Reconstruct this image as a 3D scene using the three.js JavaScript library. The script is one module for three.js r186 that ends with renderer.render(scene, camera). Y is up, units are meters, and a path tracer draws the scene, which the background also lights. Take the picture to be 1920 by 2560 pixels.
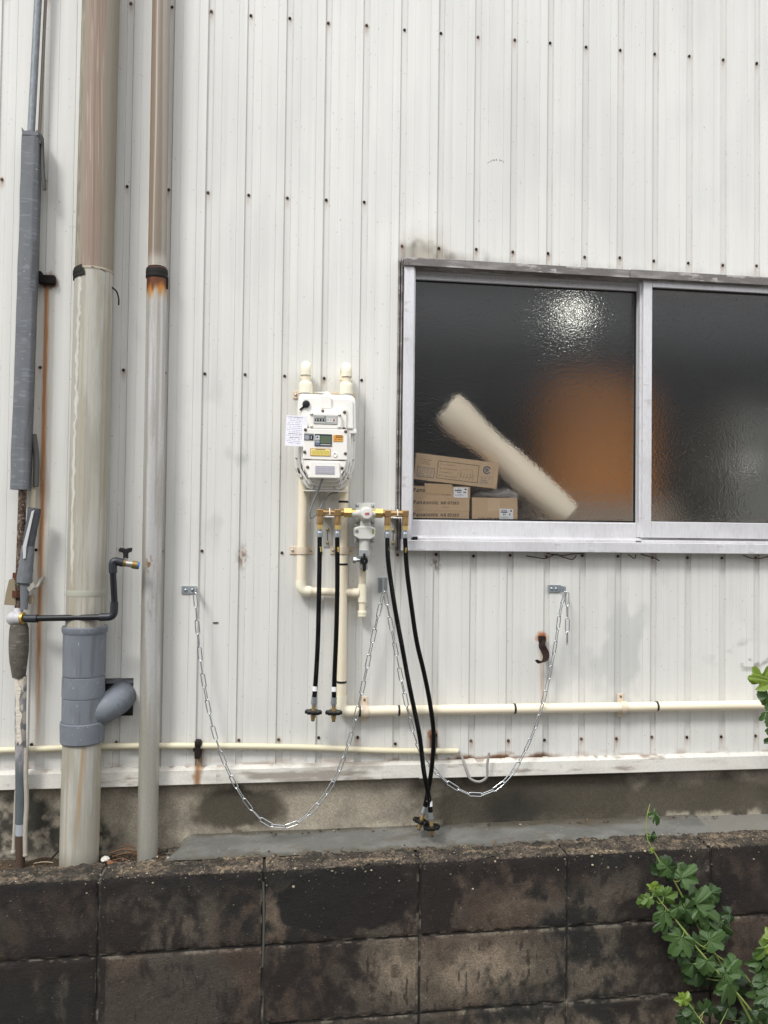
import * as THREE from 'three';
import { mergeGeometries, mergeVertices, toCreasedNormals } from 'three/addons/utils/BufferGeometryUtils.js';
import { RoundedBoxGeometry } from 'three/addons/geometries/RoundedBoxGeometry.js';
import { RectAreaLightUniformsLib } from 'three/addons/lights/RectAreaLightUniformsLib.js';
RectAreaLightUniformsLib.init();

// ------------------------------------------------------------------ camera, sky, sun, exposure
const scene = new THREE.Scene();
const camera = new THREE.PerspectiveCamera(2 * Math.atan(1280 / 2070) * 180 / Math.PI, 0.75, 0.05, 200);
camera.position.set(0.1913, 1.55, 2.3505);
camera.rotation.order = 'YXZ';
camera.rotation.set(0.02435, -0.13412, 0.01252);
const renderer = new THREE.WebGLRenderer({ antialias: true });
renderer.toneMapping = THREE.LinearToneMapping;
renderer.toneMappingExposure = 1.9;
renderer.shadowMap.enabled = true;

// overcast sky: even cloud, brighter towards the zenith
{
  const W = 128, H = 64, d = new Float32Array(W * H * 4);
  for (let j = 0; j < H; j++) {
    const el = ((j + 0.5) / H - 0.5) * Math.PI, s = Math.max(0, Math.sin(el));
    const L = el > 0 ? 0.41 + 0.82 * s : 0.24;
    for (let i = 0; i < W; i++) { const k = (j * W + i) * 4; d[k] = L * 0.985; d[k + 1] = L; d[k + 2] = L * 1.03; d[k + 3] = 1; }
  }
  const sky = new THREE.DataTexture(d, W, H, THREE.RGBAFormat, THREE.FloatType);
  sky.mapping = THREE.EquirectangularReflectionMapping; sky.magFilter = THREE.LinearFilter; sky.needsUpdate = true;
  scene.background = sky; scene.environment = sky;
}
const sun = new THREE.DirectionalLight(new THREE.Color(1, 0.985, 0.95), 1.15);
sun.position.set(-3.2, 8, 4.6); sun.target.position.set(0.5, 1.5, 0);
sun.castShadow = true; sun.shadow.radius = 26; sun.shadow.mapSize.set(2048, 2048);
Object.assign(sun.shadow.camera, { left: -6, right: 6, top: 6, bottom: -6, near: 0.5, far: 30 });
scene.add(sun); scene.add(sun.target);

// ------------------------------------------------------------------ helpers
let seedState = 20240611;
const rnd = () => { seedState = (seedState + 0x6D2B79F5) | 0; let t = Math.imul(seedState ^ (seedState >>> 15), 1 | seedState); t = (t + Math.imul(t ^ (t >>> 7), 61 | t)) ^ t; return ((t ^ (t >>> 14)) >>> 0) / 4294967296; };
const rr = (a, b) => a + (b - a) * rnd();
const clamp = (x, a = 0, b = 1) => x < a ? a : x > b ? b : x;
const sst = (a, b, x) => { const t = clamp((x - a) / (b - a)); return t * t * (3 - 2 * t); };
const mix = (a, b, t) => a + (b - a) * t;
const mix3 = (a, b, t) => [mix(a[0], b[0], t), mix(a[1], b[1], t), mix(a[2], b[2], t)];
const tab = new Float32Array(65536); for (let i = 0; i < 65536; i++) tab[i] = rnd();
const hsh = (x, y, s = 0) => tab[(Math.imul(x, 73856093) ^ Math.imul(y, 19349663) ^ Math.imul(s + 1, 83492791)) >>> 7 & 65535];
function vn(x, y, s = 0) {
  const xi = Math.floor(x), yi = Math.floor(y); let fx = x - xi, fy = y - yi; fx = fx * fx * (3 - 2 * fx); fy = fy * fy * (3 - 2 * fy);
  const a = hsh(xi, yi, s), b = hsh(xi + 1, yi, s), c = hsh(xi, yi + 1, s), d = hsh(xi + 1, yi + 1, s);
  return a + (b - a) * fx + (c - a) * fy + (a - b - c + d) * fx * fy;
}
function fbm(x, y, o = 4, s = 0) { let v = 0, a = 0.5, n = 0; for (let i = 0; i < o; i++) { v += a * vn(x, y, s + i * 7); n += a; x = x * 2.03 + 3.1; y = y * 2.03 + 1.7; a *= 0.5; } return v / n; }
// colour texture: fn(u, v) gives sRGB 0..255
function tex(w, h, fn, o = {}) {
  const d = new Uint8Array(w * h * 4);
  for (let j = 0; j < h; j++) for (let i = 0; i < w; i++) {
    const c = fn((i + 0.5) / w, (j + 0.5) / h), k = (j * w + i) * 4;
    d[k] = clamp(c[0], 0, 255); d[k + 1] = clamp(c[1], 0, 255); d[k + 2] = clamp(c[2], 0, 255); d[k + 3] = 255;
  }
  const t = new THREE.DataTexture(d, w, h); t.magFilter = THREE.LinearFilter; t.minFilter = THREE.LinearFilter;
  if (!o.data) t.colorSpace = THREE.SRGBColorSpace;
  if (o.repeat) t.wrapS = t.wrapT = THREE.RepeatWrapping;
  t.needsUpdate = true; return t;
}
function canvasTex(w, h, draw) {
  const c = document.createElement('canvas'); c.width = w; c.height = h; const g = c.getContext('2d'); draw(g, w, h);
  const t = new THREE.CanvasTexture(c); t.colorSpace = THREE.SRGBColorSpace; t.magFilter = THREE.LinearFilter; return t;
}
const std = (color, roughness = 0.6, metalness = 0, extra = {}) => new THREE.MeshStandardMaterial({ color, roughness, metalness, ...extra });

const used = {};
function numbered(n) { const k = used[n] = (used[n] ?? -1) + 1; return k ? n + '_' + String(k).padStart(3, '0') : n; }
function finish(m) { m.castShadow = true; m.receiveShadow = true; return m; }
function thing(name, label, category, pos = [0, 0, 0], group) {
  const o = new THREE.Group(); o.name = numbered(name); o.position.set(...pos); o.userData = { label, category };
  if (group) o.userData.group = group; scene.add(o); return o;
}
// a part: geometry given in world metres, moved into its parent's own axes
function part(parent, name, geo, mat, extra) {
  const g = Array.isArray(geo) ? mergeGeometries(geo.map(clean)) : geo;
  const m = finish(new THREE.Mesh(g, mat)); m.name = name;
  let p = parent, off = new THREE.Vector3(); while (p && p !== scene) { off.add(p.position); p = p.parent; }
  g.translate(-off.x, -off.y, -off.z);
  if (extra) Object.assign(m.userData, extra);
  parent.add(m); return m;
}
// a part placed by position (for shared geometries)
function placed(parent, name, geo, mat, x, y, z, rot) {
  const m = finish(new THREE.Mesh(geo, mat)); m.name = name;
  let p = parent, off = new THREE.Vector3(); while (p && p !== scene) { off.add(p.position); p = p.parent; }
  m.position.set(x - off.x, y - off.y, z - off.z); if (rot) m.rotation.set(...rot);
  parent.add(m); return m;
}
function single(name, label, category, geo, mat, group, pos) {
  const g = Array.isArray(geo) ? mergeGeometries(geo.map(clean)) : geo;
  const m = finish(new THREE.Mesh(g, mat)); m.name = numbered(name); m.userData = { label, category }; if (group) m.userData.group = group;
  if (!pos) { g.computeBoundingBox(); const b = g.boundingBox; pos = [(b.min.x + b.max.x) / 2, b.min.y, (b.min.z + b.max.z) / 2]; }
  g.translate(-pos[0], -pos[1], -pos[2]); m.position.set(...pos); scene.add(m); return m;
}
function clean(g) { g = g.index ? g.toNonIndexed() : g; for (const k of Object.keys(g.attributes)) if (!['position', 'normal', 'uv'].includes(k)) g.deleteAttribute(k); return g; }
const V = (a) => new THREE.Vector3(...a);
const box = (x0, x1, y0, y1, z0, z1) => { const g = new THREE.BoxGeometry(x1 - x0, y1 - y0, z1 - z0); g.translate((x0 + x1) / 2, (y0 + y1) / 2, (z0 + z1) / 2); return g; };
const rbox = (x0, x1, y0, y1, z0, z1, r = 0.002, s = 2) => { const g = new RoundedBoxGeometry(x1 - x0, y1 - y0, z1 - z0, s, Math.min(r, (x1 - x0) / 2.01, (y1 - y0) / 2.01, (z1 - z0) / 2.01)); g.translate((x0 + x1) / 2, (y0 + y1) / 2, (z0 + z1) / 2); return g; };
function rod(a, b, r0, r1 = r0, seg = 20, open = false) {
  const A = V(a), B = V(b), L = A.distanceTo(B), g = new THREE.CylinderGeometry(r1, r0, L, seg, 1, open);
  g.applyQuaternion(new THREE.Quaternion().setFromUnitVectors(new THREE.Vector3(0, 1, 0), B.clone().sub(A).normalize()));
  g.translate(...A.add(B).multiplyScalar(0.5).toArray()); return g;
}
const tube = (pts, r, n = 60, seg = 10, closed = false, tension) => new THREE.TubeGeometry(new THREE.CatmullRomCurve3(pts.map(V), closed, 'centripetal', tension), n, r, seg, closed);
// pipe along straight runs with rounded corners
function bentPipe(pts, r, bend, seg = 20) {
  const path = new THREE.CurvePath(), P = pts.map(V); let last = P[0].clone();
  for (let i = 1; i < P.length; i++) {
    if (i < P.length - 1) {
      const a = P[i].clone().add(P[i - 1].clone().sub(P[i]).setLength(bend)), b = P[i].clone().add(P[i + 1].clone().sub(P[i]).setLength(bend));
      path.add(new THREE.LineCurve3(last, a)); path.add(new THREE.QuadraticBezierCurve3(a, P[i].clone(), b)); last = b;
    } else path.add(new THREE.LineCurve3(last, P[i]));
  }
  const n = 26 * (P.length - 1); return new THREE.TubeGeometry({ getPointAt: u => path.getPointAt(u), getPoint: u => path.getPoint(u), getTangentAt: u => path.getTangentAt(u), getTangent: u => path.getTangent(u), computeFrenetFrames: THREE.Curve.prototype.computeFrenetFrames, getUtoTmapping: u => u, __proto__: THREE.Curve.prototype }, n, r, seg, false);
}
const lathe = (prof, pos, axis = [0, 1, 0], seg = 24) => { const g = new THREE.LatheGeometry(prof.map(p => new THREE.Vector2(Math.max(p[0], 1e-5), p[1])), seg); g.applyQuaternion(new THREE.Quaternion().setFromUnitVectors(new THREE.Vector3(0, 1, 0), V(axis).normalize())); g.translate(...pos); return g; };
const hexNut = (a, b, r) => { const g = rod(a, b, r, r, 6).toNonIndexed(); g.computeVertexNormals(); return g; };
function extrude(pts, z0, z1, bevel = 0.001, curveSeg = 8) {
  const s = pts instanceof THREE.Shape ? pts : new THREE.Shape(pts.map(p => new THREE.Vector2(p[0], p[1])));
  const g = new THREE.ExtrudeGeometry(s, { depth: Math.max(z1 - z0 - 2 * bevel, 1e-4), bevelEnabled: bevel > 0, bevelSize: bevel, bevelThickness: bevel, bevelOffset: -bevel, bevelSegments: 2, curveSegments: curveSeg });
  g.translate(0, 0, z0 + bevel); return g;
}
function roundedShape(pts, r) {
  const s = new THREE.Shape(), n = pts.length;
  for (let i = 0; i < n; i++) {
    const p = new THREE.Vector2(...pts[i]), a = new THREE.Vector2(...pts[(i + n - 1) % n]), b = new THREE.Vector2(...pts[(i + 1) % n]);
    const rad = Array.isArray(r) ? r[i] : r;
    const pa = p.clone().add(a.clone().sub(p).setLength(rad)), pb = p.clone().add(b.clone().sub(p).setLength(rad));
    i ? s.lineTo(pa.x, pa.y) : s.moveTo(pa.x, pa.y); s.quadraticCurveTo(p.x, p.y, pb.x, pb.y);
  }
  s.closePath(); return s;
}
const rectShape = (x0, x1, y0, y1, r) => roundedShape([[x0, y0], [x1, y0], [x1, y1], [x0, y1]], r);
function setUV(g, f) { const p = g.attributes.position, n = g.attributes.normal, uv = new Float32Array(p.count * 2); for (let i = 0; i < p.count; i++) { const r = f(p.getX(i), p.getY(i), p.getZ(i), n ? n.getX(i) : 0, n ? n.getY(i) : 0, n ? n.getZ(i) : 0); uv[2 * i] = r[0]; uv[2 * i + 1] = r[1]; } g.setAttribute('uv', new THREE.BufferAttribute(uv, 2)); return g; }

// fine grain bumps shared between materials
const grainBump = tex(512, 512, (u, v) => { const n = 255 * (0.55 * vn(u * 256, v * 256, 3) + 0.45 * fbm(u * 64, v * 64, 3, 9)); return [n, n, n]; }, { data: true, repeat: true });
const coarseBump = tex(1024, 1024, (u, v) => { let n = 0.5 * fbm(u * 90, v * 90, 4, 21) + 0.5 * vn(u * 420, v * 420, 5); const pit = vn(u * 160, v * 160, 8); if (pit > 0.8) n -= (pit - 0.8) * 3; n = clamp(n) * 255; return [n, n, n]; }, { data: true, repeat: true });
const rep = (t, x, y) => { const c = t.clone(); c.repeat.set(x, y); c.needsUpdate = true; return c; };
// ------------------------------------------------------------------ the building: metal siding, flashing, foundation, window
const P = 0.11, FACE = 0.008, GRV = 0.0032;
const WIN = { x0: 0.548, x1: 2.35, y0: 1.50, y1: 2.334 };
const HOLE = { x0: -0.252, x1: -0.177, y0: 1.041, y1: 1.143 };
const YB = 0.893, YT = 3.5;
const sidingTex = tex(2048, 1024, (u, v) => {
  const x = u * 2.7 - 0.75, y = v * 2.75 + 0.8;
  let c = [219, 218, 213];
  const slow = fbm(x * 2.2, y * 1.3, 3, 40) - 0.5, fine = vn(x * 420, y * 5, 41) - 0.5, mid = vn(x * 90, y * 2.2, 42) - 0.5;
  let k = 1 + slow * 0.075 + fine * 0.022 + mid * 0.03;
  const xi = Math.round(x / P) * P, dx = x - xi, idx = Math.round(x / P);
  // dirt held in the corners of the grooves
  const e1 = Math.exp(-(((dx + 0.0093) / 0.0011) ** 2)), e2 = Math.exp(-(((dx - 0.0093) / 0.0013) ** 2)), dn = 0.45 + 0.9 * vn(y * 14, idx * 3.3, 43) * (0.5 + 0.7 * vn(y * 90, idx, 44));
  const dirt = (e1 * 0.13 + e2 * 0.2) * dn;
  const fold = (Math.exp(-(((dx + 0.032) / 0.0009) ** 2)) * 0.07 + Math.exp(-(((dx - 0.033) / 0.0007) ** 2)) * 0.025) * (0.5 + vn(y * 30, idx, 45));
  c = mix3(c, [118, 106, 98], clamp(dirt + fold));
  if (Math.abs(dx) < 0.009) k *= 0.985;
  // grey weathering in blotches with an outline of their own
  c = mix3(c, [203, 203, 199], 0.3 * sst(0.42, 0.66, fbm(x * 7, y * 3, 3, 46)));
  let b = y > 2.2 ? 0 : sst(0.52, 0.66, fbm(x * 9 + 2, y * 6, 4, 47)) * (Math.exp(-(((x - 0.09) / 0.12) ** 2) - (((y - 1.75) / 0.2) ** 2)) + 0.7 * Math.exp(-(((x - 0.3) / 0.12) ** 2) - (((y - 1.83) / 0.1) ** 2)) + 0.7 * Math.exp(-(((x - 1.3) / 0.3) ** 2) - (((y - 1.2) / 0.2) ** 2)));
  c = mix3(c, [178, 180, 177], clamp(b) * 0.8);
  // spots
  const sp = hsh(Math.floor(x * 330), Math.floor(y * 330), 49); if (sp > 0.9985) k *= 0.86;
  const speck = vn(x * 260, y * 260, 61); if (speck > 0.93) k *= 1 - (speck - 0.93) * 1.2;
  // rust runs
  const run = (x0, y0, y1, w, a, col, wob = 0.003) => { if (y > y0 || y < y1 || Math.abs(x - x0) > 4 * w + wob) return; const d = (x - x0 - wob * (vn(y * 3, x0 * 50, 50) - 0.5) * 2) / w; const s = Math.exp(-d * d) * a * (0.55 + 0.75 * vn(y * 26, x * 300, 51)) * sst(y1, mix(y1, y0, 0.25), y); c = mix3(c, col, clamp(s)); };
  run(-0.425, 2.215, 0.9, 0.0055, 1.25 - 0.5 * sst(1.9, 1.0, y), [158, 96, 52]);
  run(-0.425, 2.215, 0.9, 0.017, 0.3, [188, 160, 128]);
  run(0.0, 0.955, 0.88, 0.010, 0.8, [120, 78, 46]); run(0.655, 0.97, 0.88, 0.012, 0.7, [132, 82, 48]);
  run(0.977, 1.262, 1.0, 0.004, 0.45, [176, 128, 92]); run(-0.302, 2.2, 1.9, 0.01, 0.15, [170, 140, 110]);
  const spotR = (x0, y0, r, a, col) => { if (Math.abs(x - x0) > 2 * r || Math.abs(y - y0) > 2 * r) return; const d = Math.hypot(x - x0, y - y0) / r + 0.5 * (fbm(x * 120, y * 120, 2, 52) - 0.5); c = mix3(c, col, a * sst(1.1, 0.35, d)); };
  spotR(0.977, 1.25, 0.02, 0.85, [168, 82, 36]); spotR(-0.42, 2.222, 0.026, 0.8, [96, 58, 36]); spotR(0.655, 0.975, 0.018, 0.8, [150, 84, 44]);
  spotR(0.0, 0.955, 0.018, 0.6, [120, 74, 44]);
  // rust and grit along the foot of the sheets
  if (y < 0.95) { const foot = sst(0.925, 0.895, y) * sst(0.45, 0.75, fbm(x * 22, y * 60, 3, 53)); c = mix3(c, [112, 74, 50], clamp(foot * (x > 0.7 && x < 1.02 ? 1.4 : 0.35)));
  c = mix3(c, [92, 62, 44], clamp(sst(0.915, 0.898, y + 0.012 * (vn(x * 60, 3, 54) - 0.5)) * sst(0.70, 0.78, x) * sst(1.06, 0.98, x))); }
  // black mould above and round the window head
  if (y > 2.3 && y < 2.55 && x > 0.5) { const md = sst(2.372, 2.335, y - 0.035 * Math.exp(-(((x - 0.6) / 0.09) ** 2)) + 0.05 * (fbm(x * 30, y * 18, 4, 55) - 0.5)) * (y > 2.3 ? 1 : 0) * sst(0.535, 0.555, x) * (1.0 - 0.8 * sst(0.60, 0.95, x));
  c = mix3(c, [104, 100, 93], clamp(md * (0.35 + 0.6 * vn(x * 60, y * 60, 63))));
  c = mix3(c, [168, 158, 138], 0.5 * (y > 2.3 ? 1 : 0) * sst(0.54, 0.56, x) * clamp(Math.exp(-(((x - 0.62) / 0.07) ** 2)) * sst(2.46, 2.34, y + 0.06 * (fbm(x * 20, y * 20, 3, 56) - 0.5)))); }
  // grime below the sill, soot smear by the right edge
  // brown halos round the screws
  if (Math.abs(dx) < 0.012) for (const r of idx < 5 ? [3.012, 2.496, 1.985, 1.49, 0.968] : [3.012, 2.379, 1.486, 0.95]) { const dy = y - r; if (dy < 0.012 && dy > -0.05) { const hh = hsh(idx + 30, Math.round(r * 100), 65); const h = Math.exp(-((Math.hypot(dx, Math.max(dy, 0) + Math.max(-dy - 0.002, 0) * 0.25) / 0.0052) ** 2)); c = mix3(c, [150, 118, 96], h * 0.6 * hh * (0.5 + vn(x * 500, y * 200, 66))); } }
  if (x > 1.4 && Math.abs(y - 1.185) < 0.12) { const smr = sst(0.5, 0.7, fbm(x * 16, y * 34, 4, 58)) * Math.exp(-(((x - 1.63) / 0.08) ** 2) - (((y - 1.185) / 0.035) ** 2)); c = mix3(c, [126, 122, 116], clamp(smr * 1.2)); }
  if (Math.abs(y - 1.47) < 0.08) { const old = Math.exp(-(((x - 0.11) / 0.012) ** 2) - (((y - 1.475) / 0.026) ** 2)) * sst(0.4, 0.6, fbm(x * 150, y * 120, 2, 59)); c = mix3(c, [132, 118, 106], clamp(old));
  const old2 = Math.exp(-(((x - 0.66) / 0.013) ** 2) - (((y - 1.46) / 0.02) ** 2)) * sst(0.42, 0.6, fbm(x * 150, y * 120, 2, 60)); c = mix3(c, [138, 126, 116], clamp(old2 * 0.9)); }
  // scuffs
  if (Math.abs(y - 2.636 - 0.012 * Math.sin((x - 0.80) * 50)) < 0.0016 && x > 0.80 && x < 0.85 && vn(x * 400, 1, 62) > 0.45) c = [120, 122, 120];
  return [c[0] * k, c[1] * k, c[2] * k];
});
const sidingMat = std(0xffffff, 0.5, 0, { map: sidingTex });
const sidingUV = g => setUV(g, (x, y) => [(x + 0.75) / 2.7, (y - 0.8) / 2.75]);
const building = thing('metal_clad_building', 'white ribbed metal building wall with a sliding window and concrete footing', 'building', [0, 0, -0.02]);

function profile(i0, i1) {         // [x, z] across the ribs, from groove i0's left edge to groove i1's left edge, lapping the next sheet a little
  const p = [];
  for (let i = i0; i < i1; i++) {
    const c = i * P;
    p.push([c - 0.0100, FACE], [c - 0.0080, GRV], [c + 0.0080, GRV], [c + 0.0100, FACE], [c + 0.0322, FACE], [c + 0.033, FACE - 0.0008], [c + 0.0338, FACE], [c + P - 0.033, FACE], [c + P - 0.032, FACE - 0.0011], [c + P - 0.031, FACE]);
  }
  p.push([i1 * P - 0.0086, FACE + 0.0012], [i1 * P - 0.0086, FACE - 0.004]);
  return p;
}
function sheet(i0, i1, tone) {
  let pr = profile(i0, i1);
  const lo = pr[0][0], hi = pr[pr.length - 1][0];
  for (const xb of [HOLE.x0, HOLE.x1, WIN.x0]) if (xb > lo && xb < hi) {
    const k = pr.findIndex(p => p[0] > xb); const a = pr[k - 1], b = pr[k]; pr.splice(k, 0, [xb, mix(a[1], b[1], (xb - a[0]) / (b[0] - a[0]))]);
  }
  const ys = new Set([YB, YT, WIN.y0 + 0.002, WIN.y1 - 0.002, HOLE.y0, HOLE.y1]); for (let y = 1.0; y < YT; y += 0.12) ys.add(y);
  const Y = [...ys].sort((a, b) => a - b), pos = [];
  const z = (x, y, z0) => z0 + 0.0007 * (vn(x * 5, y * 3.1, 70) - 0.5) * 2;
  for (let j = 0; j < Y.length - 1; j++) for (let i = 0; i < pr.length - 1; i++) {
    const [xa, za] = pr[i], [xb, zb] = pr[i + 1], ya = Y[j], yb = Y[j + 1], xc = (xa + xb) / 2, yc = (ya + yb) / 2;
    if (xc > WIN.x0 && yc > WIN.y0 && yc < WIN.y1) continue;
    if (xc > HOLE.x0 && xc < HOLE.x1 && yc > HOLE.y0 && yc < HOLE.y1) continue;
    const q = [[xa, ya, z(xa, ya, za)], [xb, ya, z(xb, ya, zb)], [xb, yb, z(xb, yb, zb)], [xa, yb, z(xa, yb, za)]];
    pos.push(...q[0], ...q[1], ...q[2], ...q[0], ...q[2], ...q[3]);
  }
  const g = new THREE.BufferGeometry(); g.setAttribute('position', new THREE.Float32BufferAttribute(pos, 3)); g.computeVertexNormals(); sidingUV(g);
  const m = sidingMat.clone(); m.color.setScalar(tone);
  return part(building, 'siding_sheet', g, m);
}
const screwGeo = mergeGeometries([rod([0, 0, 0], [0, 0, 0.0012], 0.0042, 0.0042, 12), rod([0, 0, 0.001], [0, 0, 0.0042], 0.0031, 0.0026, 6)].map(clean));
const screwMats = [std(0x2a2320, 0.55, 0.3), std(0x4a3a34, 0.6, 0.2), std(0x6a5048, 0.7, 0.1)];
const screwRows = i => i < 5 ? [3.012, 2.496, 1.985, 1.490, 0.968] : [3.012, 2.379, 1.486, 0.950];
for (let s = -9; s < 21; s += 3) {
  const sh = sheet(s, s + 3, 0.985 + 0.03 * hsh(s + 40, 3));
  for (let i = s; i < s + 3; i++) for (const y of screwRows(i)) {
    if (i === 1 && y === 1.490) continue;
    placed(sh, 'screw', screwGeo, screwMats[hsh(i + 30, Math.round(y * 100), 5) * 2.4 | 0], i * P + 0.003 * (hsh(i + 30, Math.round(y * 100)) - 0.5), y + 0.005 * (hsh(i + 9, Math.round(y * 90)) - 0.5), GRV + 0.0004, [0, 0, i + y]);
  }
}
// wall core behind the siding, leaving the window open
const coreMat = std(new THREE.Color(0.3, 0.26, 0.21), 0.9);
part(building, 'wall_core', box(-1.0, 0.55, 0.72, 3.5, -0.12, -0.035), coreMat);
part(building, 'wall_core', box(0.55, 2.35, 0.72, 1.515, -0.12, -0.0351), coreMat);
part(building, 'wall_core', box(0.55, 2.35, 2.32, 3.5, -0.12, -0.0351), coreMat);
part(building, 'wall_core', box(2.35, 3.6, 0.72, 3.5, -0.12, -0.035), coreMat);
// base flashing with a drip lip, in lengths
{
  const flashTex = tex(2048, 64, (u, v) => {
    const x = u * 2.7 - 0.75; let c = [214, 211, 203]; const n = fbm(x * 8, v * 2, 4, 80);
    c = mix3(c, [186, 181, 172], sst(0.45, 0.8, n) * 0.6);
    c = mix3(c, [132, 120, 108], 0.6 * sst(0.66, 0.85, fbm(x * 14, v * 3 + 9, 4, 81)));
    if (x > 0.05 && x < 0.62) c = mix3(c, [132, 124, 114], 0.75 * sst(0.35, 0.7, fbm(x * 11, v * 2.5, 4, 82)));
    const r = sst(0.12, 0.0, Math.abs(x - 0.0) * (1 + vn(v * 4, x * 90, 83)) * 5); c = mix3(c, [128, 86, 50], r * 0.8);
    c = mix3(c, [112, 84, 66], 0.5 * sst(0.9, 1.0, v + 0.3 * (vn(x * 70, v, 84) - 0.5)) * sst(0.4, 0.7, fbm(x * 9, 4, 3, 85)) * 0.9);
    const k = 1 + 0.06 * (vn(x * 300, v * 20, 86) - 0.5); return [c[0] * k, c[1] * k, c[2] * k];
  });
  const fm = std(0xffffff, 0.5, 0, { map: flashTex });
  const cuts = [-1.0, -0.16, 0.505, 0.615, 1.33, 2.2];
  for (let i = 0; i < cuts.length - 1; i++) {
    const x0 = cuts[i], x1 = cuts[i + 1] + 0.004, d = i % 2 ? 0.0014 : 0, sh = new THREE.Shape();
    const yb = 0.856 + 0.003 * (hsh(i, 7) - 0.5);
    for (const [k, [a, b]] of [[0.004, 0.902], [0.012 + d, 0.900], [0.024 + d, 0.893], [0.026 + d, yb], [0.021 + d, yb - 0.003], [0.020 + d, yb + 0.004], [0.02 + d, 0.888], [0.004, 0.893]].entries()) k ? sh.lineTo(a, b) : sh.moveTo(a, b);
    const g = new THREE.ExtrudeGeometry(sh, { depth: x1 - x0, bevelEnabled: false }); g.applyMatrix4(new THREE.Matrix4().set(0, 0, 1, x0, 0, 1, 0, 0, 1, 0, 0, 0, 0, 0, 0, 1));
    g.computeVertexNormals(); g.index || 0; setUV(g, (x, y, z) => [(x + 0.75) / 2.7, (y - 0.85) / 0.055]);
    // mirrored axes: turn the faces back outward
    const p = g.attributes.position.array, nrm = g.attributes.normal.array, uvA = g.attributes.uv.array;
    for (let t = 0; t < p.length; t += 9) for (let c = 0; c < 3; c++) { let s = p[t + 3 + c]; p[t + 3 + c] = p[t + 6 + c]; p[t + 6 + c] = s; }
    for (let t = 0; t < uvA.length; t += 6) for (let c = 0; c < 2; c++) { let s = uvA[t + 2 + c]; uvA[t + 2 + c] = uvA[t + 4 + c]; uvA[t + 4 + c] = s; }
    g.computeVertexNormals();
    part(building, 'base_flashing', g, fm);
  }
}
// concrete foundation
const concreteBump = rep(coarseBump, 1, 1);
{
  const ft = tex(2048, 256, (u, v) => {
    const x = u * 2.7 - 0.75, y = v * 0.36 + 0.54;
    let c = [160, 151, 135]; const n = fbm(x * 6, y * 6, 5, 90), f = vn(x * 330, y * 330, 91) - 0.5;
    c = mix3(c, [132, 124, 111], sst(0.4, 0.7, n)); c = mix3(c, [164, 156, 140], sst(0.62, 0.8, fbm(x * 13, y * 11, 4, 92)) * 0.6);
    const blob = (x0, y0, rx, ry, e = 0.6) => sst(1.05, e, Math.hypot((x - x0) / rx, (y - y0) / ry) + 0.7 * (fbm(x * 18, y * 18, 4, 93) - 0.5));
    let wet = Math.max(blob(0.11, 0.775, 0.14, 0.07), blob(0.85, 0.76, 0.32, 0.13), blob(1.05, 0.79, 0.34, 0.14), blob(1.42, 0.75, 0.42, 0.10) * 0.9, blob(1.62, 0.735, 0.3, 0.06) * 0.8);
    c = mix3(c, [70, 64, 53], wet * 0.92);
    c = mix3(c, [42, 40, 34], blob(0.9, 0.745, 0.14, 0.075, 0.3) * 0.75);
    const moss = Math.max(blob(-0.46, 0.74, 0.16, 0.1), blob(-0.30, 0.7, 0.12, 0.07)); c = mix3(c, [52, 50, 44], moss * 0.9 * sst(0.25, 0.6, fbm(x * 40, y * 40, 3, 94)));
    c = mix3(c, [176, 168, 150], sst(0.735, 0.715, y + 0.03 * (fbm(x * 30, y * 20, 3, 95) - 0.5)) * sst(0.45, 0.6, fbm(x * 20, y * 9, 3, 96)) * 0.8 * (x < 0.7 && x > -0.1 || x > 1.3 ? 1 : 0.1));
    const k = 1 + 0.2 * f; return [c[0] * k, c[1] * k, c[2] * k];
  });
  const g = new THREE.PlaneGeometry(3.6, 0.34, 180, 18); g.translate(0.9, 0.72, 0);
  const p = g.attributes.position; for (let i = 0; i < p.count; i++) p.setZ(i, -0.004 + 0.005 * (fbm(p.getX(i) * 14, p.getY(i) * 14, 3, 97) - 0.5));
  g.computeVertexNormals(); setUV(g, (x, y) => [(x + 0.75) / 2.7, (y - 0.54) / 0.36]);
  const bt = coarseBump.clone(); bt.repeat.set(9, 1.2); bt.needsUpdate = true;
  part(building, 'foundation', [g, setUV(box(-0.9, 2.7, 0.55, 0.888, -0.12, -0.012), (x, y) => [(x + 0.75) / 2.7, (y - 0.54) / 0.36])], std(0xffffff, 0.85, 0, { map: ft, bumpMap: bt, bumpScale: 0.0012 }));
}
// ---- window
const win = new THREE.Group(); win.name = 'window'; building.add(win); win.position.set(0.55, 1.5, 0.02); // building sits at z -0.02
win.userData.label = 'aluminium sliding window with two patterned glass sashes';
const aluTex = tex(512, 512, (u, v) => { let c = [222, 221, 223]; const n = fbm(u * 6, v * 6, 4, 100); c = mix3(c, [204, 202, 204], sst(0.45, 0.75, n) * 0.5); c = mix3(c, [168, 160, 156], sst(0.7, 0.85, fbm(u * 9, v * 30, 4, 101)) * 0.4); const k = 1 + 0.05 * (vn(u * 200, v * 40, 102) - 0.5); return [c[0] * k, c[1] * k, c[2] * k]; }, { repeat: true });
const weatherTex = tex(512, 512, (u, v) => { let c = [150, 145, 142]; const n = fbm(u * 5, v * 20, 4, 105); c = mix3(c, [112, 107, 104], sst(0.4, 0.7, n)); c = mix3(c, [188, 184, 182], sst(0.6, 0.75, fbm(u * 12, v * 50, 4, 106)) * 0.8); const k = 1 + 0.1 * (vn(u * 200, v * 200, 107) - 0.5); return [c[0] * k, c[1] * k, c[2] * k]; }, { repeat: true });
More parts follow.
